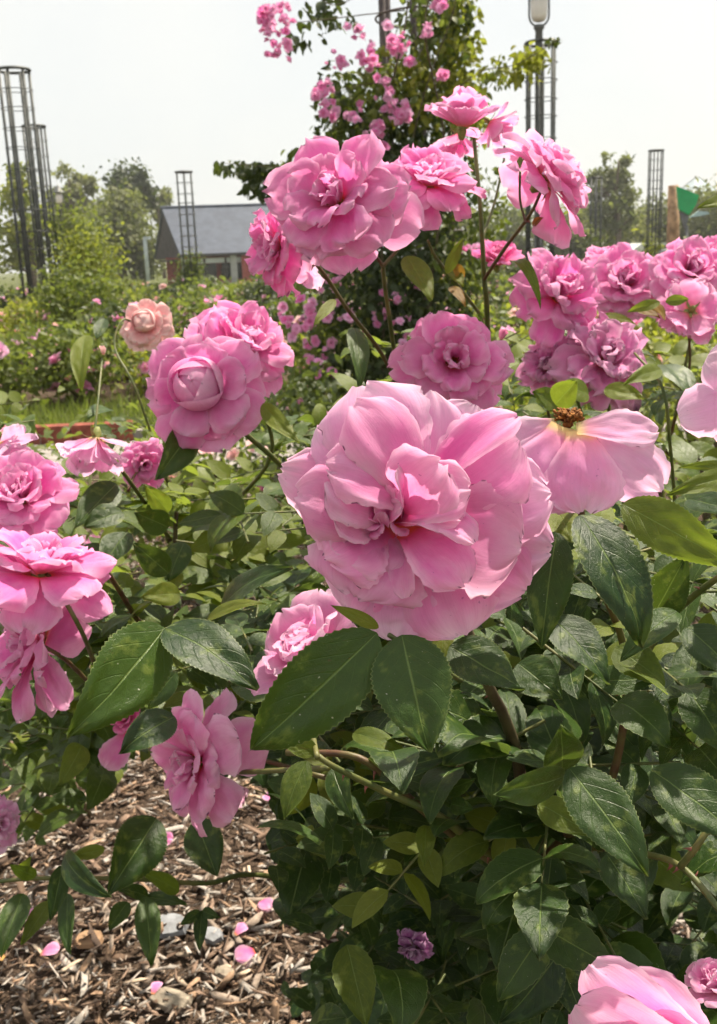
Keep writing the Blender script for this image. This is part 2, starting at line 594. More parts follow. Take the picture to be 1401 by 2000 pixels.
# hero petals and leaves are given by base and tip in the photo plus their depths
def petal_px(parent, mat, b, t, w, db, dt, D, bend=.3, tip=.0, cup=.4, edge=.2, ruffle=.06, roll=0, seed=0,
             vm=.62, pb=.3, notch=.0, n=26, m=21, tilt=(0, 0), e=2.4, rf=3.0):
    k = D / F_PX
    P0, P1 = at(b[0], b[1], D - db * k), at(t[0], t[1], D - dt * k)
    Lw = (P1 - P0).length
    zh = Matrix.Rotation(R_(roll), 3, (P1 - P0).normalized()) @ camv(tilt[0], tilt[1], 1)
    V, F, uv = sheet(n, m, Lw, w * k, prof_petal(vm, pb, e), bend, tip, cup, edge, ruffle, seed, 'chord', notch=notch, rf=rf)
    return obj('petal', mesh_np('petal', V, F, mat, uv), parent, frame(P0, P1 - P0, zh))

LEAVES_HERO = []
def leaf_px(parent, b, t, w, db, dt, roll=0, bend=.4, fold=.20, ruffle=.11, mat='leaf', seed=None, twist=0.0, tip=0.0, tint=.5, cup=-.15, tilt=(0, .25)):
    seed = seed if seed is not None else len(LEAVES_HERO) * 13 + 5
    P0, P1 = at(b[0], b[1], db), at(t[0], t[1], dt)
    d = P1 - P0
    rl = random.Random(seed)
    twist = twist or rl.uniform(-.55, .55)
    bend = bend * rl.uniform(.5, 2.0)
    tip = tip or rl.uniform(-.2, .7)
    zh = Matrix.Rotation(R_(roll), 3, d.normalized()) @ camv(tilt[0], tilt[1], 1)
    k = (db + dt) * .5 / F_PX
    V, F, uv = sheet(50, 11, d.length, w * k, prof_leaf, bend, tip, cup, 0, ruffle, seed, 'chord', serr=.030, fold=fold, twist=twist, rf=2.0)
    o = obj('leaf', mesh_np('leaf', V, F, M[mat], uv, np.full(len(V), tint)), parent, frame(P0, d, zh))
    LEAVES_HERO.append((b, t, w, min(db, dt)))
    return o

def rosette_layers(style):
    # n, length, width, angle at base, angle at tip (from the axis), base radius, base height, cup, tip curl, ruffle
    if style == 'full':
        return [(4, .55, .50, 4, -10, .02, .10, 1.2, .2, .05), (5, .66, .62, 14, 10, .05, .09, 1.1, .5, .07),
                (6, .80, .78, 28, 38, .08, .07, .9, .7, .08), (7, .92, .86, 46, 66, .10, .05, .7, .7, .09),
                (7, 1.0, .95, 62, 92, .12, .03, .5, .6, .09), (6, 1.02, 1.0, 80, 116, .12, .0, .35, .5, .08)]
    if style == 'cup':     # tight ball in the middle, flat guard petals
        return [(3, .80, 1.0, 62, -84, .03, .12, 1.1, 0, .01), (4, .90, 1.05, 68, -76, .07, .09, 1.05, .0, .015),
                (4, .88, 1.05, 70, -52, .12, .06, 1.0, .0, .03), (6, .86, .86, 60, 72, .12, .05, .55, .5, .07),
                (7, 1.0, .96, 70, 98, .12, .02, .4, .5, .08), (6, 1.0, 1.0, 84, 118, .12, .0, .3, .5, .08)]
    if style == 'loose':   # blown, open middle
        return [(5, .50, .48, 16, 8, .06, .08, .9, .9, .11), (6, .72, .70, 36, 52, .08, .06, .7, .9, .12),
                (6, .92, .84, 54, 78, .10, .04, .5, .8, .12), (6, 1.05, .92, 74, 104, .12, .02, .4, .7, .12),
                (5, 1.08, .98, 94, 134, .12, .0, .35, .5, .11)]
    if style == 'wilted':
        return [(5, .58, .56, 10, -8, .04, .10, 1.3, .9, .20), (7, .72, .66, 34, 44, .08, .07, 1.0, 1.2, .22),
                (7, .86, .76, 58, 90, .10, .04, .8, 1.3, .22), (6, .95, .86, 84, 130, .12, .02, .6, 1.2, .20)]
    if style == 'young':
        return [(4, .62, .55, 6, -12, .02, .10, 1.4, .1, .03), (5, .74, .72, 18, -2, .06, .08, 1.25, .4, .05),
                (6, .86, .84, 34, 24, .09, .05, 1.0, .8, .06), (6, .95, .92, 54, 60, .11, .02, .7, .9, .07)]
    if style == 'bud':
        return [(3, .95, .62, 10, -14, .05, .06, 1.6, .0, .02), (4, 1.0, .75, 16, -10, .10, .03, 1.5, .1, .03), (3, 1.0, .8, 24, -2, .13, .0, 1.3, .5, .04)]
    if style == 'bell':    # limp flower hanging from its calyx
        return [(4, .80, .66, 20, 30, .06, .0, .8, .4, .10), (5, 1.0, .80, 42, 50, .10, .0, .6, .5, .10), (2, .95, .8, 70, 80, .10, .0, .5, .5, .10)]
    if style == 'dropping':  # spent flower: a few tired petals hanging off the calyx
        return [(5, 1.0, .74, 84, 142, .10, .0, .45, .3, .09)]
    raise KeyError(style)

SMALL = {}
def bloom(bush, px, py, dia, D, axis, style='full', mat='petal_pink', seed=0, label=None, squash=1.0, n=15, m=11, only=None, roll=0.0):
    """A rose: the calyx mesh carries its petals. dia in photo pixels at depth D."""
    Rw = dia / 2 / F_PX * D * .89
    c = at(px, py, D)
    ax = camv(*axis).normalized()
    r = random.Random(seed * 71 + 3)
    s1 = ax.cross(Vector((0.3, .2, 1)).normalized()).normalized()
    s2 = ax.cross(s1)
    # calyx: little urn with five sepals
    V, F = tube_vf([(0, 0, -.30), (0, 0, -.22), (0, 0, -.12), (0, 0, -.02), (0, 0, .06)], [.05, .09, .115, .10, .12], 8)
    vf = [(V, F)]
    for q in range(5):
        a = q * 2 * math.pi / 5 + .3
        sv, sf, _ = sheet(6, 3, .34 + .12 * r.random(), .12, lambda t: max(.05, (1 - t) ** .8), .3 + 1.6 * r.random(), .3, .3, 0, .03, q, 'base')
        Mx = Matrix.Rotation(a, 4, 'Z') @ Matrix.Translation((.10, 0, -.05)) @ Matrix.Rotation(R_(-18), 4, 'Y')
        vf.append(([Mx @ Vector(p) for p in sv], [tuple(f) for f in sf]))
    if style in ('loose', 'dropping'):
        for q in range(26):
            a, rr = r.random() * 6.28, .04 + .16 * r.random()
            p0 = Vector((math.cos(a) * rr * .4, math.sin(a) * rr * .4, .05))
            p1 = Vector((math.cos(a) * rr, math.sin(a) * rr, .16 + .10 * r.random()))
            vf.append(tube_vf([p0, (p0 + p1) / 2 + Vector((0, 0, .02)), p1, p1 + Vector((0, 0, .015))], [.006, .006, .016, .012], 4))
    V, F = join_vf(vf)
    Mb = Matrix((s1, s2, ax)).transposed().to_4x4()
    Mb = Matrix.Translation(c) @ Mb @ Matrix.Scale(Rw, 4) @ Matrix.Translation((0, 0, -.18))
    me = mesh_py('rose_bloom', V, F, M['sepal'], True)
    if style in ('loose', 'dropping'):
        me.materials.append(M['stamen'])
        npol = len(me.polygons)
        nst = 26 * 14
        for i in range(npol - nst, npol):
            me.polygons[i].material_index = 1
    b = obj('rose_bloom', me, bush, Mb)
    if label:
        b['label'] = label
    layers = rosette_layers(style)
    if style == 'cup':      # closed heart: overlapping shells of a ball
        layers = layers[3:]
        for q, (rad, azc, half, tip_a) in enumerate([(.26, .3, 105, -30), (.275, 2.5, 95, -14), (.29, 4.5, 95, 0), (.31, .9, 80, 18), (.325, 3.0, 84, 26), (.335, 5.1, 80, 34), (.36, 2.0, 70, 48), (.37, 4.1, 74, 54), (.38, 6.1, 70, 58)]):
            nn, mm = 16, 15
            tt, uu = np.linspace(0, 1, nn)[:, None], np.linspace(-1, 1, mm)[None, :]
            tipv = R_(tip_a) + .55 * np.abs(uu) ** 2.6
            th = R_(150) + (tipv - R_(150)) * tt
            ph = azc + R_(half) * uu * np.sin(np.pi * np.clip(.12 + .62 * tt, 0, 1)) ** .5
            rr_ = rad * 1.3 * (1 + .05 * np.sin(3 * uu + q) * tt + .04 * tt ** 4)
            X = np.stack([rr_ * np.sin(th) * np.cos(ph), rr_ * np.sin(th) * np.sin(ph), rr_ * np.cos(th) * .85 + .42 + 0 * ph], -1).reshape(-1, 3)
            ii = np.arange(nn * mm).reshape(nn, mm)
            Fq = np.stack([ii[:-1, :-1], ii[1:, :-1], ii[1:, 1:], ii[:-1, 1:]], -1).reshape(-1, 4)
            UV = np.stack([np.broadcast_to((uu + 1) / 2, (nn, mm)), np.broadcast_to(.25 + .75 * tt, (nn, mm))], -1).reshape(-1, 2)
            obj('petal', mesh_np('petal', X, Fq, M[mat], UV), b, Mb)
    off = r.random() * 6.28
    k = 0
    for li, (cnt, L, W, a0, a1, r0, z0, cup, tipc, ruf) in enumerate(layers):
        off += 2.4
        for q in range(cnt):
            k += 1
            if only is not None and not only(li, q):
                continue
            az = off + q * 2 * math.pi / cnt + r.uniform(-.16, .16)
            calm = .25 if ruf <= .03 and style == 'cup' else 1.0
            A0 = R_(a0 + r.uniform(-7, 7) * calm)
            A1 = R_(a1 + r.uniform(-12, 12) * calm)
            LL = L * r.uniform(.80, 1.14)
            sv, sf, uv = sheet(n, m, LL, W * r.uniform(.88, 1.1), prof_petal(r.uniform(.56, .72), .25, r.uniform(2.0, 3.0)), A1 - A0, tipc * r.uniform(.3, 1.5),
                               cup * r.uniform(.8, 1.2), .25 + .3 * r.random(), ruf * r.uniform(.8, 2.0), seed * 100 + k, 'base',
                               twist=r.uniform(-.42, .42) * calm, notch=r.choice([0, 0, .05, .09]) * calm, rf=r.uniform(2.2, 3.6))
            # local frame: radial direction e, axis z ; spine starts at angle A0 from axis
            e = Vector((math.cos(az), math.sin(az), 0))
            xd = e * math.sin(A0) + Vector((0, 0, 1)) * math.cos(A0)
            zd = -e * math.cos(A0) + Vector((0, 0, 1)) * math.sin(A0)
            Mp = frame(e * r0 + Vector((0, 0, z0 - .02 * q / cnt)), xd, zd)
            obj('petal', mesh_np('petal', sv, sf, M[mat], uv), b, Mb @ Mp @ Matrix.Scale(squash, 4) if squash != 1 else Mb @ Mp)
    BLOOMS.append((px, py, dia * .5, D))
    return b

BLOOMS = []
STEM_PTS = []
def stem(bush, pts, mat='stem', thorns=0, name='stem', n=8, sub=6, seed=1):
    """pts: (px,py,depth,radius_mm)"""
    path = smooth_path(pts, sub)
    W = [at(p[0], p[1], p[2]) for p in path]
    rad = [p[3] / 1000 * .64 for p in path]
    V, F = tube_vf(W, rad, n)
    o = obj(name, mesh_py(name, V, F, M[mat], True), bush)
    r = random.Random(seed)
    for i in range(thorns):
        q = r.randrange(2, len(W) - 2)
        d = (W[q + 1] - W[q]).normalized()
        side = d.cross(CB).normalized() * r.choice([-1, 1])
        side = (side + CB * r.uniform(-.3, .6)).normalized()
        p0 = W[q] + side * rad[q] * .6
        l = r.uniform(.0028, .0055)
        tv, tf = tube_vf([p0, p0 + side * l * .5 - d * l * .15, p0 + side * l - d * l * .45], [l * .30, l * .12, .0001], 6)
        obj('thorn', mesh_py('thorn', tv, tf, M['thorn'], True), o)
    return o

# ------------------------------------------------------------------ merged leaf clouds
def tmpl_kite():
    V = np.array([[0, 0, 0], [.45, .30, .07], [1, 0, 0], [.45, -.30, .07]])
    return V, np.array([[0, 1, 2], [0, 2, 3]])[:, ::-1], np.array([[.5, 0], [0, .45], [.5, 1], [1, .45]])

def tri(F):
    F = np.asarray(F)
    return F if F.shape[1] == 3 else np.concatenate([F[:, [0, 1, 2]], F[:, [0, 2, 3]]])

def unit(a):
    return a / np.maximum(np.linalg.norm(a, axis=-1, keepdims=True), 1e-9)

def cloud(name, tmpl, pos, xd, zh, size, mat, tint, parent=None, wid=1.0):
    V, F, uv = tmpl
    F = tri(F)
    k, nv = len(pos), len(V)
    x = unit(xd)
    z = unit(zh - x * np.sum(zh * x, -1, keepdims=True))
    y = np.cross(z, x)
    s = np.asarray(size)[:, None, None]
    P = pos[:, None, :] + s * (V[None, :, 0:1] * x[:, None, :] + wid * V[None, :, 1:2] * y[:, None, :] + V[None, :, 2:3] * z[:, None, :])
    FF = (F[None] + (np.arange(k) * nv)[:, None, None]).reshape(-1, 3)
    me = mesh_np(name, P.reshape(-1, 3), FF, M[mat] if isinstance(mat, str) else mat, np.tile(uv, (k, 1)), np.repeat(tint, nv))
    o = obj(name, me, parent)
    o['kind'] = 'stuff'
    return o

KITE = tmpl_kite()
_v, _f, _u = sheet(6, 3, 1, .58, prof_leaf, .6, 0, 0, 0, 0, 1, 'chord', fold=.22)
LEAF6 = (_v, _f, _u)

def rand_unit(n):
    return unit(rng.normal(size=(n, 3)))

def in_ball(n, shell=0.35):
    d = rand_unit(n)
    r = rng.uniform(shell ** 3, 1, n) ** (1 / 3)
    return d, r

# ------------------------------------------------------------------ ground
def sheet_obj(name, x0, x1, y0, y1, z, mat):
    v = [(x0, y0, z), (x1, y0, z), (x1, y1, z), (x0, y1, z)]
    o = obj(name, mesh_py(name, v, [(0, 1, 2, 3)], mat))
    o['kind'] = 'structure'
    return o

M['lawn'] = plain('lawn', (.060, .080, .026), .95, .1, .35, 2.5, .6, .03, c2=(.12, .13, .045))
M['path'] = plain('path', (.22, .20, .185), .9, .2, .2, 9, .4, .01)
M['brick'] = plain('brick', (.19, .055, .038), .85, .2, .3, 14, .4, .005)
sheet_obj('ground', -400, 400, -60, 900, 0, M['lawn'])
sheet_obj('mulch_bed', -4.6, 5.0, -.6, 6.0, .005, M['soil'])
sheet_obj('path', -12, 12, 6.05, 7.15, .009, M['path'])
sheet_obj('far_bed', -14, 14, 9.0, 46, .006, M['soil'])
kerb = obj('brick_kerb', mesh_py('kerb_mortar', *box_vf(-6, -1.5, 7.20, 7.31, 0, .075), M['path']))
tag(kerb, 'low red brick kerb running along the path on the left', 'kerb')
bv, bf = box_vf(-.105, .105, -.062, .062, 0, .13)
bm_ = mesh_py('brick', bv, bf, M['brick'])
for i in range(20):
    x = -5.9 + i * .222
    Mb_ = Matrix.Translation((x, 7.255 + random.uniform(-.006, .006), random.uniform(-.008, .006))) @ Matrix.Rotation(random.uniform(-.03, .03), 4, 'Z')
    obj('brick', bm_, kerb, Mb_)

# lawn blades behind the kerb
n = 9000
pos = np.stack([rng.uniform(-4.6, 1.5, n), rng.uniform(7.4, 9.2, n), np.zeros(n)], -1)
d = unit(np.stack([rng.normal(0, .35, n), rng.normal(0, .35, n), np.ones(n)], -1))
gr = cloud('grass', (np.array([[0, -.06, 0], [0, .06, 0], [1, 0, .1]]), np.array([[0, 1, 2]]), np.array([[0, 0], [1, 0], [.5, 1]])),
           pos, d, rand_unit(n), rng.uniform(.04, .16, n) * (.5 + rng.uniform(0, 1, n)), 'leaf_far', rng.uniform(.0, .8, n))
tag(gr, 'rough grass strip behind the brick kerb', 'grass', kind='stuff')

# wood-chip mulch
n = 72000
cx = rng.uniform(-1.75, 1.1, n)
cyy = 1.05 + rng.uniform(0, 1, n) ** 1.35 * 4.4
cz = rng.uniform(.006, .034, n)
Lc = rng.lognormal(-3.92, .62, n).clip(.007, .085)
Wc = (Lc * rng.uniform(.06, .34, n)).clip(.0014, .013)
Tc = rng.uniform(.0008, .0030, n)
xd = unit(np.stack([rng.normal(size=n), rng.normal(size=n), rng.normal(0, .28, n)], -1))
zh = unit(np.stack([rng.normal(0, .35, n), rng.normal(0, .35, n), np.ones(n)], -1))
bvx = np.array(box_vf(-.5, .5, -.5, .5, -.5, .5)[0])
bfx = np.array(box_vf(-.5, .5, -.5, .5, -.5, .5)[1])
z_ = unit(zh - xd * np.sum(zh * xd, -1, keepdims=True))
y_ = np.cross(z_, xd)
bvr = bvx[None] * (1 + rng.uniform(-.75, .25, (n, 8, 3)))
P = (np.stack([cx, cyy, cz], -1)[:, None, :] + bvr[:, :, 0:1] * Lc[:, None, None] * xd[:, None, :]
     + bvr[:, :, 1:2] * Wc[:, None, None] * y_[:, None, :] + bvr[:, :, 2:3] * Tc[:, None, None] * z_[:, None, :])
pal = np.array([(.24, .19, .155), (.29, .26, .235), (.17, .115, .085), (.12, .078, .055), (.34, .30, .27), (.25, .165, .11), (.085, .058, .045), (.42, .33, .25)])
pc = pal[rng.choice(len(pal), n, p=[.2, .18, .18, .14, .10, .10, .07, .03])] * rng.uniform(.95, 1.55, (n, 1))
mul = obj('mulch', mesh_np('mulch', P.reshape(-1, 3), (bfx[None] + (np.arange(n) * 8)[:, None, None]).reshape(-1, 4), M['mulch'],
                            col=np.repeat(pc, 8, 0), smooth=False))
tag(mul, 'brown and grey wood chip mulch covering the rose bed', 'mulch', kind='stuff')

# ------------------------------------------------------------------ trees
def tree(px, pyb, d, label, crowns, nleaf, leaf, mat, trunk_r=.25, droop=0.0, tone=(.1, .9), clump=.30, cat='tree', nclump=40, group='trees beyond the garden'):
    """crowns: list of (px,py,rx_px,ry_px) ellipses at depth d"""
    root_p = gd(px, d)
    root = empty('tree', root_p)
    tag(root, label, cat, group)
    k = d / F_PX
    C = [(at(a, b, d), rx * k, ry * k) for a, b, rx, ry in crowns]
    top = max(c.z + .3 * ry for c, rx, ry in C)
    pts = [root_p + Vector((0, 0, -.1)), root_p + Vector((.1, 0, top * .35)), root_p + Vector((-.1, .1, top * .7)), root_p + Vector((0, 0, top))]
    v, f = tube_vf([Vector(p) for p in smooth_path([tuple(p) for p in pts], 5)], np.linspace(trunk_r, trunk_r * .2, 16), 8)
    obj('trunk', mesh_py('trunk', v, f, M['bark'], True), root)
    w = np.array([rx * ry for _, rx, ry in C])
    w = w / w.sum()
    P, X, N, S, T = [], [], [], [], []
    for (c, rx, ry), ww in zip(C, w):
        nc = max(5, int(nclump * ww))
        dirs, rr = in_ball(nc, .55)
        for q in range(nc):
            cc = np.array(c) + dirs[q] * rr[q] * np.array([rx, rx, ry]) * .86
            if cc[2] < .4:
                continue
            if q < 5:
                mid = Vector(cc)
                st = root_p + Vector((0, 0, max(.5, min(mid.z * .6, top * .8))))
                lv, lf = tube_vf([st, (st + mid) / 2 + Vector((0, 0, .2)), mid], [trunk_r * .3, trunk_r * .2, trunk_r * .06], 5)
                obj('limb', mesh_py('limb', lv, lf, M['bark'], True), root)
            m_ = max(6, int(nleaf * ww / nc * rng.uniform(.5, 1.5)))
            g_ = rng.normal(size=(m_, 3)) * np.array([1, 1, .8]) * clump * min(rx, ry) * rng.uniform(.6, 1.25)
            p = cc + g_
            P.append(p)
            X.append(rand_unit(m_) + np.array([0, 0, -droop]))
            N.append(unit(g_) + rand_unit(m_) * .8 + np.array([0, 0, .5]))
            S.append(rng.uniform(.6, 1.3, m_) * leaf)
            T.append(np.clip(rng.uniform(*tone) + rng.normal(0, .15, m_), 0, 1))
    o = cloud('crown', KITE, np.concatenate(P), np.concatenate(X), np.concatenate(N), np.concatenate(S), mat, np.concatenate(T), root)
    return root

tree(150, 540, 95, 'tall pale poplar with two pointed tops behind the bare towers', [(140, 370, 30, 55), (172, 390, 18, 55), (150, 455, 45, 60), (108, 420, 26, 60)], 5200, .55, 'leaf_poplar', .35, nclump=60)
tree(258, 540, 90, 'round open-crowned tree rising above the willow', [(258, 362, 46, 36), (240, 395, 30, 30), (290, 385, 22, 30)], 3000, .50, 'leaf_dark', .30, nclump=46, clump=.26)
tree(235, 560, 75, 'broad dark grey-green willow beside the slate-roofed building', [(235, 450, 76, 62), (200, 500, 55, 55), (275, 505, 42, 50), (235, 410, 50, 36)], 9000, .42, 'leaf_willow', .4, droop=.7, nclump=80, tone=(.0, .75))
tree(318, 540, 100, 'small pointed poplar just left of the roof ridge', [(318, 388, 13, 28), (316, 420, 16, 30)], 900, .5, 'leaf_poplar', .2, nclump=20)
tree(60, 560, 60, 'loose light green tree behind the bare tower at the left edge', [(15, 370, 50, 50), (60, 440, 50, 60), (10, 480, 60, 70)], 2600, .40, 'leaf_lime', .25, nclump=44, clump=.24)
tree(1205, 520, 80, 'tall thin-crowned tree with feathery top right of the lamp post', [(1205, 330, 30, 40), (1205, 375, 46, 36), (1200, 420, 52, 40), (1160, 370, 22, 30)], 3000, .46, 'leaf_willow', .28, nclump=64, clump=.22)
for i, (px, py, rx, ry, dd, lab) in enumerate([
        (1130, 455, 70, 55, 88, 'low grey-green tree right behind the lamp post tower'),
        (1215, 465, 60, 52, 84, 'low bushy tree between the two far right towers'),
        (1300, 440, 60, 60, 90, 'wide dull green tree behind the far right tower'),
        (1385, 425, 60, 66, 86, 'dull green tree behind the glass pyramid roof'),
        (1005, 460, 70, 60, 92, 'grey-green tree left of the lamp post tower'),
        (900, 470, 70, 60, 96, 'grey-green tree showing between climbing rose and long rose stems')]):
    tree(px, 540, dd, lab, [(px, py, rx, ry), (px - rx * .3, py + ry * .5, rx * .8, ry * .5)], 3600, .45, ['leaf_willow', 'leaf_poplar'][i % 2], .25, nclump=50)

# ------------------------------------------------------------------ building with slate roof
M['slate'] = plain('slate', (.070, .083, .115), .7, .2, .10, 2.0, .15, .01)
M['timber'] = plain('timber', (.055, .048, .05), .8, .2, .2, 3.0)
M['redbrick'] = plain('redbrick', (.27, .075, .065), .85, .2, .2, 5.0)
M['white'] = plain('white_paint', (.55, .57, .58), .6, .4, .05, 2.0)
M['glass_dark'] = plain('dark_glass', (.018, .020, .024), .15, .6, .2, 1.0)
M['greywall'] = plain('grey_render', (.33, .33, .32), .8, .2, .1, 2.0)
kx = 63 / F_PX
p0 = at(352, 497, 63)
bld = empty('garden_building', (p0.x, p0.y, 0))
tag(bld, 'low building with blue-grey slate roof, dark gable and veranda', 'building')
BM = Matrix.Translation((p0.x, p0.y, 0)) @ Matrix.Rotation(R_(9), 4, 'Z')
EZ, RZ, LN = p0.z, at(352, 404, 66).z, 13.5
def bprism(name, poly, x0, x1, mat, parent=bld):
    n_ = len(poly)
    v = [(x0, y, z) for y, z in poly] + [(x1, y, z) for y, z in poly]
    f = [tuple(range(n_))[::-1], tuple(range(n_, 2 * n_))] + [(i, (i + 1) % n_, n_ + (i + 1) % n_, n_ + i) for i in range(n_)]
    return obj(name, mesh_py(name, v, f, mat), parent, BM)
# slanted gable: the ridge start lies further back and to the left
rv = [(0, 0, EZ), (LN, 0, EZ), (LN - .95, 4.5, RZ), (-.95, 4.5, RZ), (-1.8, 9, EZ), (LN - 1.8, 9, EZ)]
rv2 = [(x, y, z - .14) for x, y, z in rv]
rf_ = [(0, 1, 2, 3), (3, 2, 5, 4), (7, 6, 9, 8), (9, 10, 11, 8), (0, 6, 7, 1), (1, 7, 8, 2), (2, 8, 11, 5), (5, 11, 10, 4), (4, 10, 9, 3), (3, 9, 6, 0)]
roof = obj('roof', mesh_py('roof', rv + rv2, rf_, M['slate']), bld, BM)
obj('ridge_cap', mesh_py('ridge_cap', *tube_vf([(-1.05, 4.5, RZ + .02), (LN - .85, 4.5, RZ + .02)], .10, 8), M['slate']), roof, BM)
obj('gable', mesh_py('gable', [(.12, .1, EZ - .2), (-.83, 4.5, RZ - .25), (-1.7, 8.9, EZ - .2), (.32, .16, EZ - .2), (-.63, 4.5, RZ - .25), (-1.5, 8.9, EZ - .2)],
                       [(0, 1, 2), (5, 4, 3), (0, 3, 4, 1), (1, 4, 5, 2), (2, 5, 3, 0)], M['timber']), bld, BM)
box('wall', (-.9, LN - .8, 1.6, 8.2, 0, EZ - .16), M['redbrick'], bld, BM)
box('gutter', (-.05, LN, -.12, .02, EZ - .16, EZ - .02), M['timber'], bld, BM)
for i in range(9):
    x = .2 + i * 1.32
    fp = box('fascia_panel', (x, x + 1.18, .35, .42, EZ - .58, EZ - .28), M['white'], bld, BM)
    box('mullion', (x + 1.2, x + 1.30, .30, .45, EZ - .62, EZ - .26), M['timber'], fp, BM)
for i in range(5):
    x = .1 + i * 2.45
    w_ = box('window', (x, x + 2.1, 1.50, 1.58, .25, EZ - .62), M['glass_dark'], bld, BM)
    box('window_frame', (x - .06, x + .0, 1.44, 1.56, .3, EZ - .9), M['timber'], w_, BM)
for x, mt, w_ in ((3.05, 'greywall', .40), (3.75, 'redbrick', .60), (6.8, 'redbrick', .5), (9.6, 'redbrick', .5), (.05, 'white', .16)):
    box('pillar', (x, x + w_, .10, .10 + w_, 0, EZ - .16), M[mt], bld, BM)
box('canopy', (-1.3, -.12, .2, 2.2, EZ - .40, EZ - .30), M['timber'], bld, BM)
M['postgrey'] = plain('post_grey', (.42, .47, .52), .5, .5, .08, 3)
p1 = at(283, 466, 58)
po = obj('slim_post', mesh_py('slim_post', *tube_vf([(p1.x, p1.y, 0), (p1.x, p1.y, p1.z * .97), (p1.x + .02, p1.y, p1.z)], [.11, .11, .09], 10), M['postgrey'], True))
tag(po, 'slim pale blue-grey post standing left of the building', 'post')
obj('post_head', mesh_py('post_head', *box_vf(p1.x - .08, p1.x + .32, p1.y - .1, p1.y + .1, p1.z - .06, p1.z + .1), M['postgrey']), po)

# ------------------------------------------------------------------ round iron towers for climbers
def ring_vf(R, r, z, seg=28, n=5):
    pts = [(math.cos(2 * math.pi * i / seg) * R, math.sin(2 * math.pi * i / seg) * R, z) for i in range(seg + 1)]
    return tube_vf(pts, r, n, False)

def tower(px, py, d, dia, label, mat='iron', nposts=6, gap=.29, pr=.024, rr=.007, H=None, lean=0.0, phase=.4, group='round iron climber towers'):
    top = at(px, py, d)
    H = H or top.z
    root = empty('climber_tower', (top.x, top.y, 0))
    tag(root, label, 'tower', group)
    T = Matrix.Translation((top.x, top.y, 0))
    R = dia / 2
    pm = mesh_py('post', *tube_vf([(0, 0, 0), (0, 0, H)], pr, 8), M[mat], True)
    for i in range(nposts):
        a = phase + i * 2 * math.pi / nposts
        obj('post', pm, root, T @ Matrix.Translation((math.cos(a) * (R - pr), math.sin(a) * (R - pr), 0)))
    rm = mesh_py('ring', *ring_vf(R + .004, rr, 0), M[mat], True)
    obj('top_ring', mesh_py('top_ring', *ring_vf(R - .01, pr * 1.05, 0), M[mat], True), root, T @ Matrix.Translation((0, 0, H)))
    z = H - gap
    while z > .3:
        obj('ring', rm, root, T @ Matrix.Translation((0, 0, z)) @ Matrix.Rotation(random.uniform(-.02, .02), 4, 'X'))
        z -= gap * random.uniform(.85, 1.15)
    return root, Vector((top.x, top.y, 0)), H

t_left, L1, h1 = tower(27, 137, 15.9, .50, 'tall bare iron tower at the left edge, nearest of the left pair')
t_left2, L2, h2 = tower(66, 247, 22.0, .50, 'shorter-looking iron tower half hidden behind the one at the left edge', phase=.1)
t_mid, L3, h3 = tower(359, 336, 29.0, .50, 'slim iron tower standing in front of the slate roof', phase=.7)
t_lamp, L4, h4 = tower(1057, 84, 16.0, .50, 'iron tower around the lamp post right of the climbing rose', phase=.2)
t_far, L5, h5 = tower(1282, 294, 33.0, .50, 'slim iron tower left of the green panel at the right', phase=.5)
t_faint, L6, h6 = tower(1165, 347, 38.0, .48, 'faint distant iron tower in front of the feathery tree', phase=.2)
t_main, L7, h7 = tower(806, -420, 6.1, .52, 'large iron tower overgrown by the pink climbing rose', 'iron_brown', 6, .42, .022, .007, phase=.35)

# ------------------------------------------------------------------ lamp posts
M['lantern'] = plain('lantern_glass', (.80, .76, .72), .35, .5, .06, 3)
M['lamp_iron'] = plain('lamp_iron', (.085, .09, .09), .5, .5, .15, 6)
def lathe(name, prof, mat, n=20):
    V, F = [], []
    for r, z in prof:
        for j in range(n):
            a = 2 * math.pi * j / n
            V.append((r * math.cos(a), r * math.sin(a), z))
    for i in range(len(prof) - 1):
        for j in range(n):
            k = (j + 1) % n
            F.append((i * n + j, i * n + k, (i + 1) * n + k, (i + 1) * n + j))
    F += [tuple(range(n))[::-1], tuple((len(prof) - 1) * n + j for j in range(n))]
    return mesh_py(name, V, F, mat, True)

def lamp(px, py, d, s, label):
    """px,py: bottom of the lantern bracket"""
    b = at(px, py, d)
    root = empty('lamp_post', (b.x, b.y, 0))
    tag(root, label, 'lamp post', 'garden lamp posts')
    T = Matrix.Translation((b.x, b.y, 0))
    obj('pole', lathe('pole', [(.10 * s, 0), (.10 * s, .5), (.062 * s, .55), (.058 * s, b.z - .05), (.085 * s, b.z - .02), (.085 * s, b.z + .03)], M['lamp_iron']), root, T)
    Tb = Matrix.Translation((b.x, b.y, b.z)) @ Matrix.Scale(s, 4)
    pts = [(.155 * math.cos(a), 0, .17 + .155 * math.sin(a) * 1.05) for a in np.linspace(math.pi, 2 * math.pi, 15)]
    pts = [(-.155, 0, .50)] + pts + [(.155, 0, .50)]
    obj('bracket', mesh_py('bracket', *tube_vf(pts, .016, 6), M['lamp_iron'], True), root, Tb)
    obj('lantern_glass', lathe('lantern_glass', [(.03, .07), (.09, .09), (.122, .15), (.13, .25), (.14, .50)], M['lantern']), root, Tb)
    obj('lantern_cap', lathe('lantern_cap', [(.27, .485), (.26, .51), (.17, .57), (.11, .68), (.05, .74), (.02, .80)], M['lamp_iron']), root, Tb)
lamp(1053, 53, 16.0, 1.0, 'tall lamp post with pale glass lantern rising from the right tower')
lamp(117, 402, 40.0, 1.0, 'small distant lamp post beside the pair of left towers')

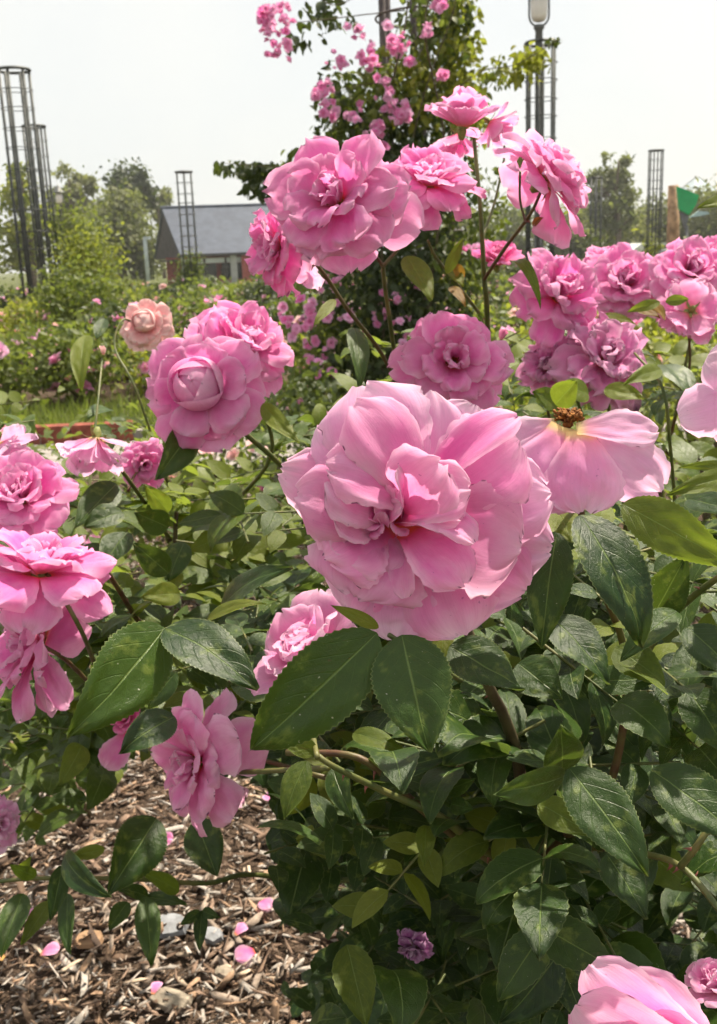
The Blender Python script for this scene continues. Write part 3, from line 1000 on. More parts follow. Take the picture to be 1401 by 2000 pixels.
# ------------------------------------------------------------------ right-hand distance: green panel, pillar, pyramid roof, bin, car
M['green'] = plain('green_paint', (.008, .30, .085), .5, .4, .1, 2)
M['teal'] = plain('teal_panel', (.30, .42, .42), .5, .4, .1, 2)
M['navy'] = plain('navy_paint', (.030, .038, .12), .5, .5, .15, 3)
M['tan'] = plain('tan_wood', (.32, .20, .12), .85, .2, .3, 5)
M['orange'] = plain('orange_paint', (.55, .13, .04), .5, .4, .1, 3)
M['skyglass'] = plain('pyramid_glass', (.45, .52, .56), .15, .7, .08, 2)
def slab_px(name, pts, d, th, mat, parent):
    f0 = [at(x, y, d) for x, y in pts]
    f1 = [p + Vector((0, th, 0)) for p in f0]
    n_ = len(pts)
    F = [tuple(range(n_))[::-1], tuple(range(n_, 2 * n_))] + [(i, (i + 1) % n_, n_ + (i + 1) % n_, n_ + i) for i in range(n_)]
    return obj(name, mesh_py(name, f0 + f1, F, mat), parent)
g0 = gd(1340, 30)
sc = empty('garden_sculpture', g0)
tag(sc, 'angular sculpture with bright green panel on a dark pointed post', 'sculpture')
slab_px('green_panel', [(1323, 364), (1334, 368), (1366, 381), (1360, 400), (1346, 420), (1336, 414), (1327, 409)], 30, .12, M['green'], sc)
slab_px('dark_wedge', [(1328, 412), (1346, 421), (1342, 440), (1338, 448), (1334, 436)], 30.05, .14, M['lamp_iron'], sc)
slab_px('pale_wing', [(1347, 425), (1365, 412), (1384, 414), (1386, 418), (1366, 422)], 30.1, .10, M['teal'], sc)
obj('post', mesh_py('post', *tube_vf([(at(1341, 440, 30.1).x, g0.y + .1, 0), at(1341, 440, 30.1)], [.05, .05], 8), M['lamp_iron'], True), sc)
pp = at(1316, 362, 31)
pil = obj('timber_pillar', mesh_py('timber_pillar', *tube_vf([(pp.x + .06, pp.y, 0), (pp.x + .04, pp.y, pp.z * .5), (pp.x, pp.y, pp.z)], [.20, .19, .16], 9), M['tan'], True))
tag(pil, 'tan timber pillar directly beside the green panel', 'pillar')
pc_ = at(1362, 344, 110)
pyb = at(1362, 392, 110).z
pv = empty('glass_pavilion', (pc_.x, pc_.y, 0))
tag(pv, 'distant pavilion with pale glass pyramid roof at the right edge', 'pavilion')
for i in range(4):
    a, b_ = math.pi / 4 + .35 + i * math.pi / 2, math.pi / 4 + .35 + (i + 1) * math.pi / 2
    A = Vector((pc_.x + 3.4 * math.cos(a), pc_.y + 3.4 * math.sin(a), pyb))
    B = Vector((pc_.x + 3.4 * math.cos(b_), pc_.y + 3.4 * math.sin(b_), pyb))
    obj('roof_pane', mesh_py('roof_pane', [A, B, pc_, A * .998 + pc_ * .002 - Vector((0, 0, .1))], [(0, 1, 2), (0, 2, 3), (0, 3, 1), (1, 3, 2)], M['skyglass']), pv)
    obj('roof_bar', mesh_py('roof_bar', *tube_vf([A, pc_], .07, 6), M['white']), pv)
obj('wall', mesh_py('wall', *box_vf(pc_.x - 2.3, pc_.x + 2.3, pc_.y - 2.3, pc_.y + 2.3, 0, pyb - .1), M['greywall']), pv)

bp = at(1303, 486, 24)
bn = empty('litter_bin', (bp.x, bp.y, 0))
tag(bn, 'dark navy litter bin beyond the right roses', 'bin')
obj('bin_body', lathe('bin_body', [(.16, 0), (.17, .1), (.18, bp.z * .86)], M['navy']), bn, Matrix.Translation((bp.x, bp.y, 0)))
obj('bin_lid', lathe('bin_lid', [(.20, bp.z * .86), (.20, bp.z * .93), (.10, bp.z)], M['lamp_iron']), bn, Matrix.Translation((bp.x, bp.y, 0)))
hp = at(1345, 487, 26)
ht = empty('garden_bench', (hp.x, hp.y, 0))
tag(ht, 'dark brown bench back seen over the right roses', 'bench')
for q in range(3):
    box('slat', (hp.x - .52, hp.x + .75, hp.y - .02, hp.y + .02, hp.z - .16 - .2 * q, hp.z - .2 * q), M['timber'], ht)
box('seat', (hp.x - .5, hp.x + .73, hp.y - .5, hp.y - .03, hp.z - .75, hp.z - .68), M['timber'], ht)
for q in (-.5, .68):
    box('leg', (hp.x + q, hp.x + q + .06, hp.y - .45, hp.y + .05, 0, hp.z - .76), M['timber'], ht)
# parked car, small and half hidden
cp = at(1272, 527, 48)
car = empty('parked_car', (cp.x, cp.y, 0))
tag(car, 'small white car parked beyond the right roses', 'car')
prof_c = [(-2.0, .35), (2.0, .35), (2.05, .75), (1.15, .88), (.65, 1.36), (-1.0, 1.40), (-1.75, .95), (-2.05, .85)]
v = [(x, -.8, z) for x, z in prof_c] + [(x, .8, z) for x, z in prof_c]
n_ = len(prof_c)
f = [tuple(range(n_)), tuple(range(n_, 2 * n_))[::-1]] + [(i, n_ + i, n_ + (i + 1) % n_, (i + 1) % n_) for i in range(n_)]
TC = Matrix.Translation((cp.x, cp.y, 0)) @ Matrix.Rotation(.3, 4, 'Z')
obj('body', mesh_py('body', v, f, M['white']), car, TC)
obj('side_window', mesh_py('side_window', *join_vf([box_vf(-.95, -.15, -.82, -.79, .92, 1.28), box_vf(-.08, .62, -.82, -.79, .92, 1.28)]), M['glass_dark']), car, TC)
for x in (-1.25, 1.3):
    for y in (-.78, .6):
        wv, wf = tube_vf([(x, y, .32), (x, y + .18, .32)], .32, 14)
        obj('wheel', mesh_py('wheel', wv, wf, M['glass_dark']), car, TC)

# ------------------------------------------------------------------ climbers and distant rose bushes
def blob_bush(name, label, cat, loc, rx, ry, rz, zc, nleaf, leaf, mat, group=None, blooms=0, bmat=None, bsize=.05, tone=(.1, .9), tmpl=None, seed=0, spikes=10):
    root = empty(name, loc)
    tag(root, label, cat, group)
    loc = np.array(loc)
    nc = 26
    d_, r_ = in_ball(nc, .45)
    cen = loc + np.array([0, 0, zc]) + d_ * r_[:, None] * np.array([rx, ry, rz]) * .8
    which = rng.integers(0, nc, nleaf)
    g_ = rng.normal(size=(nleaf, 3)) * np.array([rx, ry, rz]) * .26
    P = cen[which] + g_
    P[:, 2] = np.abs(P[:, 2]) + .02
    tn = np.clip(rng.uniform(*tone, nc)[which] * .6 + .3 * rng.uniform(0, 1, nleaf) + .1, 0, 1)
    cloud('foliage', tmpl or KITE, P, rand_unit(nleaf) + np.array([0, 0, -.1]), rand_unit(nleaf) * .8 + unit(g_) * .6 + np.array([0, 0, .7]), rng.uniform(.6, 1.3, nleaf) * leaf, mat, tn, root)
    for i in range(4):
        a = rng.uniform(0, 6.28)
        e = loc + np.array([math.cos(a) * rx * .6, math.sin(a) * ry * .6, zc + rz * rng.uniform(0, .7)])
        v, f = tube_vf([Vector(loc), Vector((loc + e) / 2) + Vector((0, 0, .1)), Vector(e)], [.014, .010, .005], 5)
        obj('stem', mesh_py('stem', v, f, M['cane'], True), root)
    for i in range(blooms):
        q = rng.integers(0, nc)
        p = cen[q] + unit(rng.normal(size=(1, 3)) + np.array([[0, -.8, .6]]))[0] * np.array([rx, ry, rz]) * rng.uniform(.25, .5)
        p[2] = max(p[2], .15)
        s = bsize * rng.uniform(.6, 1.25)
        bm2 = bmat[rng.integers(0, len(bmat))] if isinstance(bmat, (list, tuple)) else bmat
        rz_ = Matrix.Rotation(rng.uniform(0, 6.28), 4, 'Z') @ Matrix.Rotation(rng.uniform(-.9, .9), 4, 'X') @ Matrix.Rotation(rng.uniform(-.9, .9), 4, 'Y')
        obj('blossom', small_rose(bm2), root, Matrix.Translation(p) @ rz_ @ Matrix.Scale(s, 4))
    return root

def small_rose(mat, k=[0]):
    """low-poly rosette shared by the distant blooms"""
    key = (mat, k[0] % 3)
    k[0] += 1
    if key not in SMALL:
        r = random.Random(key[1] + 11)
        vf, uvs = [], []
        for li, (cnt, L, W, a0, a1, cup) in enumerate([(3, .55, .6, 5, 0, 1.2), (5, .8, .8, 30, 45, .8), (6, 1.0, .95, 65, 100, .4)]):
            for q in range(cnt):
                az = q * 6.283 / cnt + li * .7 + r.uniform(-.2, .2)
                sv, sf, uv = sheet(5, 4, L * r.uniform(.8, 1.15), W, prof_petal(.65, .3), R_(a1 - a0), .4, cup, .3, .12, key[1] * 50 + li * 9 + q, 'base')
                A0 = R_(a0)
                e = Vector((math.cos(az), math.sin(az), 0))
                Mp = frame(e * .08, e * math.sin(A0) + Vector((0, 0, math.cos(A0))), -e * math.cos(A0) + Vector((0, 0, math.sin(A0))))
                vf.append(([Mp @ Vector(p) for p in sv], [tuple(x) for x in sf]))
                uvs.append(uv)
        V, F = join_vf(vf)
        SMALL[key] = mesh_np('blossom', np.array([tuple(v) for v in V]), np.array(F), M[mat], np.concatenate(uvs))
    return SMALL[key]

# climbers at the feet of the bare towers
blob_bush('climbing_shrub', 'yellow-green climber heaped around the foot of the left-edge tower', 'shrub', L1 + Vector((.7, .6, 0)), .65, .6, .95, .9, 3200, .085, 'leaf_lime', 'climbers at tower feet')
blob_bush('climbing_shrub', 'tall green climber filling the second left tower', 'shrub', L2 + Vector((.55, .3, 0)), .85, .6, 1.45, 1.25, 5200, .10, 'leaf_far', 'climbers at tower feet')
blob_bush('climbing_shrub', 'wide dark green shrub right of the left pair of towers', 'shrub', gd(150, 13.0), .65, .5, .75, .6, 3200, .075, 'leaf_far', 'climbers at tower feet')
blob_bush('climbing_shrub', 'small pointed green climber under the tower by the roof', 'shrub', L3, .42, .4, .85, .75, 1500, .09, 'leaf_far', 'climbers at tower feet')
blob_bush('climbing_shrub', 'low lime climber at the foot of the far right tower', 'shrub', L5, .5, .5, .8, .7, 900, .11, 'leaf_lime', 'climbers at tower feet')
blob_bush('climbing_shrub', 'dark columnar shrub below the faint distant tower', 'shrub', L6 + Vector((-.2, -1, 0)), .5, .5, .9, .9, 900, .12, 'leaf_dark', 'climbers at tower feet')

# rows of other rose bushes
far_spots = []
cols = [('peach', ['petal_peach', 'petal_wash']), ('pale pink', ['petal_wash', 'petal_pale']), ('pink', ['petal_pink', 'petal_pale']), ('cream', ['petal_peach', 'petal_peach'])]
rows = [(9.6, -4.2, .50), (11.6, -5.0, .56), (13.8, -5.6, .62), (17.5, -7.2, .80), (23, -9.0, .95), (31, -11.0, 1.2), (41, -13.0, 1.5)]
idx = 0
LANDMARKS = [(27, 'the left-edge tower'), (80, 'the second left tower'), (235, 'the willow'), (359, 'the tower by the roof'), (480, 'the building'), (650, 'the ruffled bloom cluster'), (830, 'the climbing rose'), (1057, 'the lamp post tower'), (1205, 'the feathery tree'), (1282, 'the far right tower'), (1375, 'the green panel')]
USED = {}
ordn = ['first', 'second', 'third', 'fourth', 'fifth', 'sixth', 'seventh', 'eighth', 'ninth', 'tenth', 'eleventh', 'twelfth', 'thirteenth', 'fourteenth', 'fifteenth', 'sixteenth', 'seventeenth', 'eighteenth', 'nineteenth', 'twentieth']
def far_label(cname, px, ri, hh):
    lx, ln = min(LANDMARKS, key=lambda z: abs(z[0] - px))
    side = 'below' if abs(lx - px) < 22 else ('left of' if px < lx else 'right of')
    size = 'low' if hh < .66 else 'tall' if hh > .82 else 'middling'
    return f'{size} {cname} rose bush {side} {ln}, {ordn[ri]} bed row'
for ri, (yy, x0, gap_) in enumerate(rows):
    x = x0
    ci = 0
    while x < yy * .42:
        pxx, pyy, dd_ = project((x, yy, .6))
        if -120 < pxx < 1520:
            cname, cm = cols[rng.integers(0, len(cols))]
            hh = rng.uniform(.6, .9) if ri > 1 else rng.uniform(.5, .9)
            blob_bush('rose_bush', far_label(cname, pxx, ri, hh), 'rose bush', (x + rng.uniform(-.1, .1), yy + rng.uniform(-.6, .6), 0),
                      gap_ * .75, .7, .36, hh - .36, int(900), .07 + .0022 * yy, ['leaf_far', 'leaf_lime', 'leaf_dark', 'leaf_far'][rng.integers(0, 4)], 'rose bushes in the distant beds', blooms=13 if ri < 4 else 7, bmat=cm, bsize=.060 + .0012 * yy)
            ci += 1
        x += gap_ * rng.uniform(1.25, 1.75)

# ------------------------------------------------------------------ the climbing rose on the near tower
climb = empty('climbing_rose', L7)
tag(climb, 'dense climbing rose with clusters of small pink blooms on the large tower', 'climbing rose')
DT = 6.1
def sprayP(cx_, cy_, rx_, ry_, rd, nlf, tone, L, mat, dens=1.0, depth=DT):
    nlf = int(nlf * (1.7 if cy_ > 380 else 1.15 if rx_ > 58 else 1.2))
    a = np.clip(rng.normal(size=(nlf, 3)), -1.7, 1.7) * np.array([.5, .5, .5])
    P = np.array([at(cx_ + q[0] * rx_, cy_ + q[1] * ry_, depth + q[2] * rd) for q in a])
    nrm = rand_unit(nlf) * .8 + np.array([0, -.5, .6])
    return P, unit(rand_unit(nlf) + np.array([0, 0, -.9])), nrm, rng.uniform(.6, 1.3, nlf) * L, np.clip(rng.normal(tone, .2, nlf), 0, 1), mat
groups = {}
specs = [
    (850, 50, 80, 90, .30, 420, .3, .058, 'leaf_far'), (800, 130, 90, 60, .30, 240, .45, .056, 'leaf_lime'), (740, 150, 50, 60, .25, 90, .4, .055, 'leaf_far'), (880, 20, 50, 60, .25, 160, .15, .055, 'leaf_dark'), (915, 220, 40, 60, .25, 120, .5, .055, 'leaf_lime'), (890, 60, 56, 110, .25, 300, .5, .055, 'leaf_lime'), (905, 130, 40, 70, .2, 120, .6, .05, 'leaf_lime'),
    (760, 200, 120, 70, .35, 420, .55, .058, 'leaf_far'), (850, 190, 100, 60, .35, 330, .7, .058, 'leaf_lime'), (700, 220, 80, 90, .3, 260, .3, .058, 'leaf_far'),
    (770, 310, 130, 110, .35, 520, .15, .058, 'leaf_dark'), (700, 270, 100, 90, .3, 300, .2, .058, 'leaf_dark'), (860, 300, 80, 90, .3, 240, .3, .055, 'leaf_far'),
    (800, 430, 150, 150, .4, 520, .1, .058, 'leaf_dark'), (740, 560, 130, 130, .4, 620, .05, .058, 'leaf_dark'), (820, 600, 110, 130, .4, 460, .1, .058, 'leaf_dark'),  # dark leaf colour stands in for deep shade around the tower foot
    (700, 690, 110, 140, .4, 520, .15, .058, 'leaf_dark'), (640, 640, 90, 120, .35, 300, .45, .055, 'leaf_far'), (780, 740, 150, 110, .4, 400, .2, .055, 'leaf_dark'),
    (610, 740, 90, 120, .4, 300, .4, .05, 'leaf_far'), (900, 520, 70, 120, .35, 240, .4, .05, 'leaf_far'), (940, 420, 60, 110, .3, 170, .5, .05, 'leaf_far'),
    # sprays reaching out
    (545, 338, 80, 26, .12, 170, .3, .062, 'leaf_dark'), (475, 325, 60, 14, .1, 70, .35, .055, 'leaf_dark'), (600, 330, 50, 45, .2, 80, .35, .06, 'leaf_far'), (520, 358, 50, 30, .1, 90, .2, .06, 'leaf_dark'),
    (1000, 135, 60, 28, .15, 110, .5, .055, 'leaf_lime'), (960, 150, 40, 20, .15, 40, .5, .05, 'leaf_far'), (1040, 112, 38, 28, .12, 70, .6, .055, 'leaf_lime'),
    (1085, 78, 16, 9, .05, 14, .4, .045, 'leaf_dark'),
    (610, 40, 60, 45, .15, 30, .3, .075, 'leaf_dark'), (655, 20, 50, 40, .15, 26, .3, .07, 'leaf_dark'), (580, 75, 26, 22, .1, 12, .3, .075, 'leaf_dark'), (660, 175, 45, 70, .2, 70, .3, .055, 'leaf_dark'), (650, 210, 30, 40, .2, 40, .4, .05, 'leaf_dark'),
]
for s in specs:
    r_ = sprayP(*s)
    groups.setdefault(r_[5], []).append(r_)
for mt, lst in groups.items():
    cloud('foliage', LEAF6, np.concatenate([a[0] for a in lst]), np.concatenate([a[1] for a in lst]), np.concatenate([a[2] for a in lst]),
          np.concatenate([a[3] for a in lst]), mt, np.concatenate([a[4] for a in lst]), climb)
for pts in [[(735, 900, 6.1, 16), (750, 600, 5.95, 14), (740, 300, 5.85, 11), (790, 60, 5.8, 8), (800, -60, 5.8, 6)],
            [(850, 900, 6.1, 16), (840, 600, 5.95, 13), (870, 300, 5.85, 10), (830, 60, 5.8, 8), (860, -60, 5.8, 6)],
            [(780, 380, 5.85, 7), (830, 180, 5.8, 6), (880, 40, 5.8, 5), (900, -40, 5.8, 4)],
            [(790, 20, 5.9, 6), (700, 30, 5.85, 5), (620, 40, 5.8, 4), (560, 45, 5.8, 3)],
            [(720, -20, 5.9, 5), (650, 10, 5.85, 4), (600, -30, 5.8, 3)],
            [(760, 250, 5.9, 6), (680, 300, 5.85, 5), (560, 325, 5.8, 4), (430, 318, 5.8, 2)],
            [(860, 200, 5.9, 6), (940, 140, 5.85, 5), (1010, 125, 5.8, 4), (1095, 75, 5.8, 2.5)],
            [(745, 160, 5.9, 5), (690, 170, 5.85, 4), (640, 190, 5.8, 3)]]:
    stem(climb, pts, 'cane', 0, 'cane', 6, 5)
def cluster(px, py, n_, sp, d=5.78, mats=('petal_pink', 'petal_pale', 'petal_wash'), s=.025):
    n_ = int(n_ * (1.4 if py < 400 else .75))
    if py > 400:
        mats = ('petal_pale', 'petal_wash', 'petal_pink')
    for i in range(n_):
        p = at(px + random.gauss(0, sp * .5), py + random.gauss(0, sp * .5), d + random.gauss(0, .03))
        m_ = random.choice(mats)
        R3 = frame(p, camv(random.gauss(0, 1), random.gauss(0, 1), random.gauss(0, .5)), camv(random.gauss(0, .6), random.gauss(.2, .6), 1))
        obj('blossom', small_rose(m_), climb, R3 @ Matrix.Scale(s * random.uniform(.5, 1.45), 4))
for a in [(532, 25, 13, 24), (530, 62, 9, 20), (545, 90, 12, 24), (515, 40, 6, 12), (660, 120, 6, 18), (637, 172, 9, 22), (643, 215, 6, 18), (780, 88, 14, 32), (712, 110, 9, 26), (722, 125, 4, 14),
          (772, 215, 11, 30), (790, 228, 7, 16), (735, 258, 9, 24), (805, 120, 3, 10), (853, 5, 8, 18), (700, 60, 5, 16), (830, 60, 5, 14), (870, 150, 4, 12), (745, 170, 6, 18), (690, 230, 7, 20), (620, 185, 5, 14), (560, 40, 4, 16),
          (660, 615, 12, 30), (610, 690, 16, 44), (590, 650, 12, 36), (760, 600, 12, 34), (775, 640, 8, 30), (630, 720, 12, 34), (600, 600, 12, 40), (820, 545, 8, 26), (570, 800, 9, 26), (545, 850, 8, 28), (920, 480, 7, 24), (650, 560, 8, 30), (560, 610, 10, 40)]:
    cluster(*a)

# ------------------------------------------------------------------ thin summer haze
hm, ht_, ho = new_mat('haze')
pv_ = ht_.nodes.new('ShaderNodeVolumePrincipled')
pv_.inputs['Color'].default_value = (.93, .95, .96, 1)
pv_.inputs['Density'].default_value = .0006
pv_.inputs['Anisotropy'].default_value = .3
ht_.links.new(pv_.outputs[0], ho.inputs['Volume'])
hz = obj('haze', mesh_py('haze', *box_vf(-405, 405, -65, 905, -1.0, 18), hm))
hz['kind'] = 'stuff'
tag(hz, 'thin pale summer haze over the garden', 'haze', kind='stuff')

# ------------------------------------------------------------------ the rose bushes of the foreground
def bush(label, px, d):
    p = gd(px, d)
    b = empty('rose_bush', p)
    return tag(b, label, 'rose bush', 'pink rose bushes around the camera')
A = bush('nearest rose bush, bearing the large pale pink open bloom and broad glossy leaves', 960, .95)
B = bush('rose bush at the left with the round cupped pink bloom and the peach one', 60, 2.0)
C = bush('tall rose bush in the middle whose bloom cluster stands against the sky', 830, 1.25)
D = bush('rose bush behind at the right edge with crumpled mauve-pink blooms', 1250, 1.35)

# ---- the large open bloom, petal by petal
HD = .46
hero_c = at(800, 1015, HD + .026)
hv, hf = tube_vf([(0, 0, -.022), (0, 0, -.016), (0, 0, -.008), (0, 0, 0)], [.004, .008, .010, .007], 10)
vf = [(hv, hf)]
for q in range(5):
    sv, sf, _ = sheet(10, 5, .030, .011, lambda t: max(.05, (1 - t) ** .8), 1.0, .3, .3, 0, .04, q, 'base')
    Mx = Matrix.Rotation(q * 1.2566 + .5, 4, 'Z') @ Matrix.Translation((.008, 0, -.006)) @ Matrix.Rotation(R_(20), 4, 'Y')
    vf.append(([Mx @ Vector(p) for p in sv], [tuple(f) for f in sf]))
V, F = join_vf(vf)
hero = obj('rose_bloom', mesh_py('rose_bloom', V, F, M['sepal'], True), A, frame(hero_c, CR, camv(-.15, .25, 1)))
hero['label'] = 'large open pale pink bloom facing the camera'
PP = M['petal_pale']
def hp_(b, t, w, db, dt, **k):
    k.setdefault('seed', hp_.n)
    hp_.n += 17
    return petal_px(hero, k.pop('mat', PP), b, t, w, db, dt, HD, **k)
hp_.n = 3
# outer ring
W_ = M['petal_wash']
hp_((800, 1000), (704, 752), 235, -110, -40, bend=.8, cup=.5, edge=.35, ruffle=.06, vm=.70, tip=.6, mat=W_)
hp_((805, 1000), (628, 826), 190, -112, -52, bend=.7, cup=.4, edge=.4, ruffle=.08, vm=.72, tip=.6, mat=W_)
hp_((810, 1000), (834, 764), 200, -118, -60, bend=.6, cup=.3, edge=.4, ruffle=.08, tip=.6, mat=W_)
hp_((820, 1000), (930, 792), 190, -118, -66, bend=.5, cup=.35, edge=.3, ruffle=.07, mat=W_)
hp_((790, 1005), (548, 916), 165, -112, -60, bend=.6, cup=.3, edge=.4, ruffle=.10, tip=.6, e=1.5)
hp_((795, 1030), (772, 1252), 190, -105, -58, bend=.7, cup=.35, edge=.3, ruffle=.07, notch=.03, mat=W_)
hp_((810, 1020), (905, 1240), 210, -105, -50, bend=.7, cup=.4, edge=.3, ruffle=.07, vm=.72)
hp_((815, 1020), (1030, 1150), 205, -112, -60, bend=.6, cup=.35, edge=.4, ruffle=.09, rf=4.0)
hp_((815, 1015), (1078, 1072), 190, -115, -70, bend=.6, cup=.3, edge=.4, ruffle=.10, rf=4.4, mat=W_)
hp_((815, 1005), (1076, 968), 230, -110, -56, bend=.7, cup=.4, edge=.4, ruffle=.09, rf=3.6, mat=W_)
hp_((790, 1020), (690, 1196), 200, -108, -52, bend=.6, cup=.4, edge=.3, ruffle=.07)
# second ring
hp_((770, 1005), (580, 964), 185, -80, -10, bend=.9, cup=.5, edge=.5, ruffle=.06, tip=.8, roll=12)
hp_((835, 1000), (1012, 858), 225, -84, 4, bend=1.1, cup=.45, edge=.4, ruffle=.06, vm=.68, roll=-16)
hp_((830, 1015), (1018, 1068), 250, -80, 14, bend=1.2, cup=.5, edge=.45, ruffle=.06, vm=.68, roll=6)
hp_((810, 985), (1012, 812), 120, -70, 14, bend=.5, cup=1.0, edge=.25, ruffle=.05, roll=-42, tip=.5)
hp_((765, 1015), (694, 1168), 270, -88, -6, bend=-.5, cup=.75, edge=.45, ruffle=.05, vm=.66, tip=1.9, n=36, m=31, rf=3.6, roll=8)
hp_((760, 1015), (634, 1086), 220, -86, 4, bend=-.4, cup=.7, edge=.45, ruffle=.06, vm=.68, tip=1.7, n=32, m=27, rf=3.6, roll=14)
hp_((815, 985), (692, 786), 175, -60, 20, bend=.9, cup=.5, edge=.5, ruffle=.06, roll=26, tip=.6)
# petals folded over the heart from above
hp_((800, 985), (640, 905), 175, -60, 34, bend=1.0, cup=.7, edge=.5, ruffle=.09, roll=34, tip=1.0, rf=4)
hp_((750, 1005), (640, 935), 170, -62, 44, bend=.8, cup=1.05, edge=.4, ruffle=.09, roll=18, tip=1.2, rf=4)
# the bowl on the left
hp_((745, 1018), (652, 1078), 220, -84, 10, bend=-.5, cup=1.1, edge=.35, ruffle=.06, roll=14, vm=.70, tip=1.0)
hp_((748, 1022), (722, 1110), 170, -84, -6, bend=-.5, cup=1.0, edge=.3, ruffle=.07, roll=-4, tip=1.0)
hp_((742, 1012), (650, 990), 170, -80, 24, bend=-.4, cup=1.1, edge=.3, ruffle=.07, roll=20, tip=1.0)
# heart: cup that opens to the left, its lips pale
hp_((775, 1000), (866, 905), 190, -60, 66, bend=.6, cup=1.0, edge=.45, ruffle=.09, roll=-8, tip=1.5, rf=4)
hp_((770, 1005), (918, 955), 160, -66, 64, bend=.2, cup=1.3, edge=.35, ruffle=.07, roll=-26, tip=1.2)
hp_((775, 1012), (900, 1018), 140, -66, 52, bend=.1, cup=1.3, edge=.3, ruffle=.08, roll=-50, tip=.9)
hp_((790, 1022), (776, 915), 74, -50, 70, bend=-.3, cup=1.5, edge=.3, ruffle=.06, roll=60, tip=.6)
hp_((790, 1024), (930, 1058), 96, -44, 66, bend=.7, cup=1.1, edge=.35, ruffle=.05, roll=-52, tip=.9)
hp_((790, 1040), (905, 1145), 140, -66, 40, bend=.7, cup=.75, edge=.5, ruffle=.09, roll=-26, tip=.8)
hp_((800, 1050), (792, 1168), 70, -70, 22, bend=.5, cup=1.2, edge=.2, ruffle=.06, roll=34, tip=.5)
# innermost strips
for q, (b, t, w, dt, rl, mt) in enumerate([((745, 1022), (722, 950), 62, 10, 10, 'petal_pink'), ((752, 1020), (752, 946), 56, 22, -8, 'petal_pale'), ((760, 1022), (778, 956), 56, 20, -24, 'petal_pink'),
                                            ((742, 1024), (706, 992), 60, 8, 44, 'petal_pink'), ((745, 1028), (716, 1034), 50, 0, 62, 'petal_pink'), ((750, 1030), (742, 1046), 50, 0, 80, 'petal_pink'), ((762, 1022), (784, 986), 60, 30, -52, 'petal_pale'), ((758, 1028), (776, 1044), 56, 10, -80, 'petal_pink'),
                                            ((748, 1024), (735, 985), 44, 20, 30, 'petal_pale'), ((752, 1022), (748, 1000), 40, 26, -30, 'petal_pink')]):
    hp_(b, t, w, -70, dt, bend=.5, cup=1.2, edge=.3, ruffle=.09, roll=rl, tip=.9, mat=M[mt], n=16, m=13)
BLOOMS.append((820, 1005, 262, HD))

# ---- spent bloom beside it: bare brown stamens, a few hanging petals
SD = .50
sp_c = at(1110, 822, SD + .005)
vf = [tube_vf([(0, 0, -.004), (0, 0, -.003), (0, 0, -.002), (0, 0, -.0005)], [.001, .002, .0028, .0024], 10)]
rr = random.Random(4)
nst = 0
for q in range(150):
    a, r0_ = rr.random() * 6.28, .001 + .0054 * rr.random() ** .7
    p0 = Vector((math.cos(a) * r0_ * .5, math.sin(a) * r0_ * .5, 0))
    p1 = Vector((math.cos(a + rr.uniform(-.5, .5)) * r0_ * 1.15, math.sin(a) * r0_ * 1.15, rr.uniform(.0005, .005)))
    vf.append(tube_vf([p0, (p0 + p1) / 2 + Vector((rr.uniform(-1, 1), rr.uniform(-1, 1), 1)) * .001, p1, p1 + Vector((rr.uniform(-.001, .001), .0006, .0006))], [.0003, .0003, .0008, .0006], 4))
V, F = join_vf(vf)
spent = obj('rose_bloom', mesh_py('rose_bloom', V, F, M['stamen'], True), A, frame(sp_c, CR, camv(-.1, .95, .30)))
spent['label'] = 'spent pale bloom with bare brown stamens and four drooping petals'
for q, (b, t, w, db, dt, kw) in enumerate([
        ((1100, 834), (1030, 985), 175, 0, 22, dict(bend=.8, cup=-.3, edge=-.2, roll=-10)), ((1132, 842), (1142, 1003), 165, 8, 30, dict(bend=.8, cup=-.35, edge=-.1, roll=0, notch=.03)),
        ((1126, 838), (1286, 842), 92, 6, 14, dict(bend=.5, cup=.5, edge=.2, roll=-30, ruffle=.1)), ((1140, 846), (1292, 958), 130, -4, 6, dict(bend=.7, cup=-.4, edge=-.1, roll=14)),
        ((1090, 830), (1000, 880), 110, -20, -10, dict(bend=.6, cup=-.2, edge=.1, roll=0)), ((1110, 836), (1075, 1000), 120, -12, 4, dict(bend=.6, cup=-.3, edge=0, roll=0))]):
    kw.setdefault('ruffle', .13)
    petal_px(spent, M['petal_wash'], b, t, w, db, dt, SD, seed=400 + q, **kw)
BLOOMS.append((1150, 910, 130, SD))

# ---- petals entering from the right edge and the bottom corner
eg = obj('rose_bloom', mesh_py('rose_bloom', *tube_vf([(0, 0, -.02), (0, 0, -.01), (0, 0, 0)], [.003, .008, .007], 8), M['sepal'], True), D, frame(at(1500, 770, .52), CR, camv(.2, .6, .6)))
eg['label'] = 'pale pink bloom cut by the right edge'
for q, (b, t, w, kw) in enumerate([((1490, 770), (1326, 815), 110, dict(bend=.7, cup=-.4, roll=0)), ((1490, 760), (1380, 700), 120, dict(bend=.6, cup=.5, roll=0)), ((1495, 770), (1420, 880), 120, dict(bend=.6, cup=-.4)), ((1500, 760), (1450, 650), 120, dict(bend=.6, cup=.4))]):
    petal_px(eg, M['petal_wash'], b, t, w, 0, 20 - q * 8, .52, seed=500 + q, ruffle=.05, **kw)
lo = obj('rose_bloom', mesh_py('rose_bloom', *tube_vf([(0, 0, -.02), (0, 0, -.01), (0, 0, 0)], [.003, .008, .007], 8), M['sepal'], True), A, frame(at(1400, 2080, .46), CR, camv(-.6, .6, .4)))
lo['label'] = 'half-open pink bloom entering at the bottom right corner'
